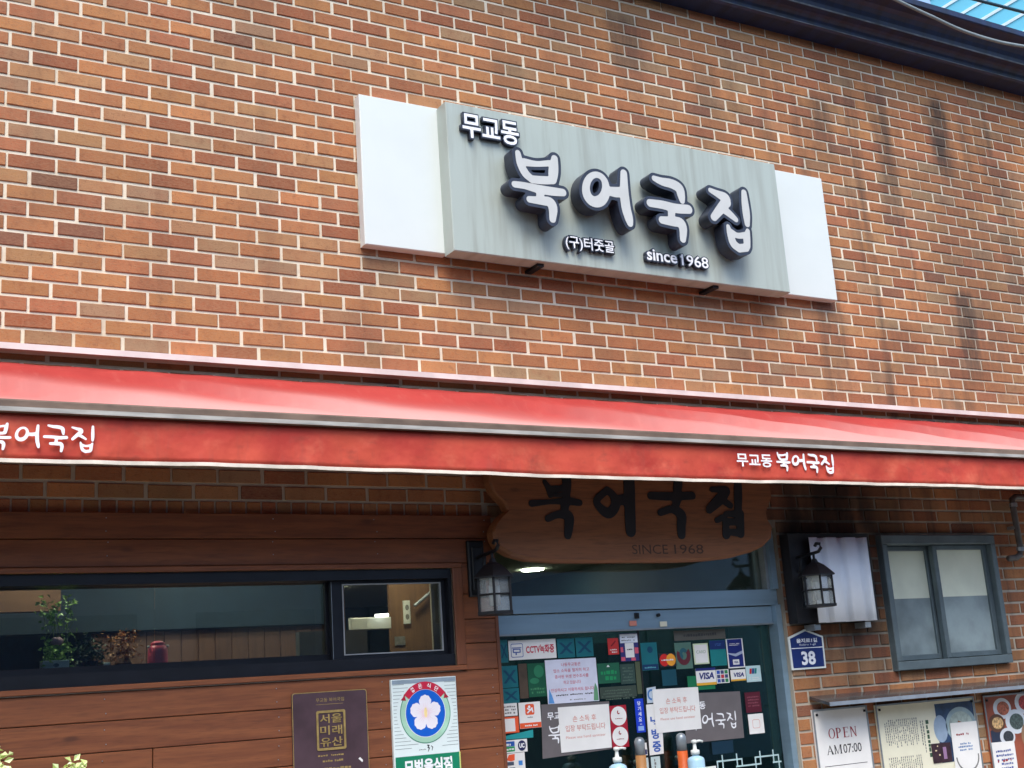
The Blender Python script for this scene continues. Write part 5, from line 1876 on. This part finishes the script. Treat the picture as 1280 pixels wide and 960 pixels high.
LZ = 1.795
gr = random.Random(21)
PT = thing('climbing_plant', 'green climbing plant in a white box planter behind the strip window', 'potted plant', (0.285, 0.27, LZ))
m_ = MB()
m_.cbox(0.233, 0.338, 0.24, 0.31, LZ, LZ + 0.042, 0.003)
pl = part('planter', m_, plain('white_planter', (214, 224, 220), .4), PT)
mark(pl, [ellipse(0.286, LZ + .022, .012, .008, 14)], 0.2395, plain('planter_mark', (90, 110, 116), .5), 'planter_mark')
m_ = MB()
stems = []
for k in range(9):
    x = 0.24 + 0.0125 * k
    y = 0.26 + gr.uniform(-.015, .03)
    pth = [(x, y, LZ + .04)]
    for i in range(1, 7):
        pth.append((x + gr.uniform(-.02, .02), y + gr.uniform(-.02, .02), LZ + .04 + i * .04))
    stems.append(pth)
    m_.tube(pth, 0.0016, 5)
part('stem', m_, leaf_mat('stem_green', (86, 108, 62), (104, 130, 80)), PT)
m_ = MB()
pts = [tuple(Vector(p) + Vector((gr.gauss(0, .016), gr.gauss(0, .014), gr.gauss(0, .012)))) for st in stems for p in st for _ in range(3) if not (0.26 < p[0] < .31 and LZ + .1 < p[2] < LZ + .2)]
pts += [(0.235 + gr.random() * .1, 0.27 + gr.uniform(-.03, .03), LZ + .045 + gr.random() * .06) for _ in range(70)]
leafy(m_, pts, .026, gr, .32)
part('leaves', m_, leaf_mat('fresh_leaves', (124, 170, 66), (178, 214, 116)), PT)['kind'] = 'stuff'
m_ = MB()
for i in range(7):
    a_ = i * .9
    m_.lathe((0.287 + .012 * math.cos(a_), 0.232 + .006 * math.sin(a_), LZ + .118 + .004 * math.sin(a_ * 2)), [(0.004, -.012), (.013, -.004), (.013, .006), (.004, .013)], 8)
part('flower', m_, plain('pale_pink_petals', (226, 176, 184), .6), PT, True)
DP = thing('dark_plant', 'dark bushy plant on the window ledge beside the dried flowers', 'potted plant', (0.43, 0.3, LZ))
m_ = MB()
m_.lathe((0.43, 0.31, LZ), [(.03, 0), (.04, .035)], 14)
part('pot', m_, M_IRON, DP)
m_ = MB()
pts = []
while len(pts) < 260:
    p = (gr.uniform(-1, 1), gr.uniform(-1, 1), gr.uniform(-.2, 1))
    if p[0] ** 2 + p[1] ** 2 + p[2] ** 2 < 1 and gr.random() > .2:
        pts.append((0.43 + p[0] * .075, 0.32 + p[1] * .06, LZ + .035 + p[2] * .12))
leafy(m_, pts, .026, gr, .25)
part('leaves', m_, leaf_mat('dark_leaves', (26, 50, 36), (48, 80, 54)), DP)['kind'] = 'stuff'
DF = thing('dried_flowers', 'brown orange bunch of dried flowers on the window ledge', 'dried flowers', (0.572, 0.3, LZ))
m_ = MB()
m_.lathe((0.572, 0.31, LZ), [(.03, 0), (.036, .02), (.024, .04)], 14)
part('vase', m_, plain('brown_vase', (110, 64, 36), .5), DF)
m_ = MB()
pts = []
while len(pts) < 240:
    p = (gr.gauss(0, .45), gr.gauss(0, .45), gr.random())
    pts.append((0.572 + p[0] * .06, 0.31 + p[1] * .05, LZ + .03 + p[2] * .13))
leafy(m_, pts, .022, gr, .2)
part('flower_heads', m_, leaf_mat('dried_orange', (150, 84, 34), (196, 132, 60)), DF)['kind'] = 'stuff'
PC = thing('milk_can', 'pinkish red milk can shaped pot on the window ledge', 'pot', (0.715, 0.3, LZ))
m_ = MB()
m_.lathe((0.715, 0.3, LZ), [(.044, 0), (.044, .004), (.041, .06), (.040, .072), (.034, .084), (.026, .088), (.030, .092), (.03, .098), (.018, .104), (.008, .106)], 24)
part('can', m_, plain('pink_red_enamel', (236, 92, 116), .3), PC, True)
m_ = MB()
for s_ in (-1, 1):
    m_.lathe((0.715 + s_ * .041, 0.292, LZ + .083), [(.004, -.005), (.007, 0), (.004, .005)], 8)
part('lug', m_, M_WHITE, PC, True)
CP = MB()
CP.lathe((0.493, 0.262, LZ), [(.008, 0), (.013, .01), (.014, .024), (.012, .024), (.010, .008)], 14)
tag(part('small_cup', CP, M_WHITE, None, True), 'tiny white cup on the ledge before the dark plant', 'cup')
# white tilted board seen at the far left of the window
m_ = MB()
m_.prism([(0.015, LZ), (0.07, LZ), (0.045, LZ + .06), (0.02, LZ + .075)], 0.22, 0.228)
tag(part('tilted_card', m_, plain('blue_white_card', (160, 180, 200), .4)), 'pale blue tilted card leaning at the end of the window ledge', 'card')

# ------------------------------------------------------------------ pale shrub at the kerbside
SH = thing('potted_shrub', 'pale yellow green flowering shrub standing before the wooden wall', 'shrub', (-0.36, -0.62, 0))
m_ = MB()
m_.lathe((-0.36, -0.62, 0), [(.15, 0), (.2, .35), (.21, .36), (.19, .36)], 24)
part('pot', m_, plain('clay_pot', (120, 84, 66), .8), SH)
m_ = MB()
for k in range(9):
    a_ = k * 2.4
    m_.tube([(-0.36 + .02 * math.cos(a_), -0.62 + .02 * math.sin(a_), .34), (-0.36 + .1 * math.cos(a_), -0.62 + .1 * math.sin(a_), .8), (-0.36 + .2 * math.cos(a_), -0.62 + .2 * math.sin(a_), 1.25)], [.012, .009, .005], 6)
m_.tube([(-0.34, -0.62, .34), (-0.1, -0.62, .9), (0.19, -0.62, 1.32)], [.012, .009, .005], 6)
part('trunk', m_, plain('shrub_bark', (92, 76, 56), .9), SH)
m_ = MB()
pts = []
while len(pts) < 3600:
    p = Vector((gr.uniform(-1, 1), gr.uniform(-1, 1), gr.uniform(-1, 1)))
    if 0.35 < p.length < 1 and (math.sin(p.x * 7) + math.sin(p.y * 8 + 1) + math.sin(p.z * 7)) > -1.0:
        pts.append((-0.33 + p.x * .36, -0.62 + p.y * .30, 1.32 + p.z * .36) if len(pts) < 3200 else (0.19 + p.x * .075, -0.62 + p.y * .08, 1.375 + p.z * .088))
leafy(m_, pts, .03, gr, .34)
part('crown', m_, leaf_mat('pale_green_blossom', (206, 222, 136), (236, 242, 190)), SH)['kind'] = 'stuff'

# ------------------------------------------------------------------ cables, the tower behind and the street opposite
def cat_(pts, n_=26, sag=0.0):
    a_, b_ = Vector(pts[0]), Vector(pts[1])
    return [a_.lerp(b_, i / n_) - Vector((0, 0, sag * 4 * (i / n_) * (1 - i / n_))) for i in range(n_ + 1)]


m_ = MB()
m_.tube([(a_, -0.40, c_) for a_, c_, r_ in spline([(3.6, 5.95, 0), (4.4, 5.765, 0), (5.22, 5.628, 0), (5.466, 5.592, 0), (5.715, 5.556, 0), (6.02, 5.546, 0), (6.342, 5.567, 0), (7.5, 5.68, 0), (9, 5.9, 0)])], 0.011, 8)
tag(part('overhead_cable', m_, M_CABLE, None, True), 'pale grey cable sagging across the dark cornice', 'cable', 'cables along the roof')
m_ = MB()
m_.tube(cat_([(3.5, -0.9, 5.33), (10.5, -0.9, 5.62)], 30, 0.02), 0.010, 8)
tag(part('overhead_cable', m_, M_CABLED, None, True), 'dark cable crossing the sky above the cornice', 'cable', 'cables along the roof')

M_TG = plain('tower_glass', (120, 206, 226), 0.12, 0.0, 0.06, .05)
M_TM = plain('tower_band', (226, 240, 244), 0.5, 0, .03, .1)
TW = thing('glass_tower', 'pale cyan glass tower with white floor bands far behind the roof', 'tower', (250, 150, 0))
m_ = MB()
m_.box(221, 300, 90, 169, -0.12, 210)
part('tower_core', m_, plain('tower_core', (150, 190, 204), .4), TW)
m_ = MB()
for k in range(46):
    z0 = 25 + k * 4.0
    m_.box(220.4, 220.999, 90, 169, z0 + .35, z0 + 3.65)
part('tower_glazing', m_, M_TG, TW)['kind'] = 'stuff'
m_ = MB()
for k in range(46):
    z0 = 25 + k * 4.0
    m_.box(220.2, 220.399, 89.8, 169.2, z0 - .35, z0 + .35)
part('floor_band', m_, M_TM, TW)['kind'] = 'stuff'

OPB = thing('opposite_building', 'pale office block across the street with rows of windows', 'building', (4, -18, 0))
m_ = MB()
m_.box(-24, 34, -24, -16, -0.12, 8.5)
part('wall', m_, plain('pale_render', (128, 136, 146), .7, 0, .08, 1), OPB)
m_ = MB()
for f in range(2):
    for k in range(18):
        m_.box(-22.5 + k * 3.1, -20.4 + k * 3.1, -15.995, -15.93, 1.0 + f * 3.6, 3.2 + f * 3.6)
part('window_band', m_, plain('blue_window_glass', (70, 96, 118), .1), OPB)['kind'] = 'stuff'

run_jobs()
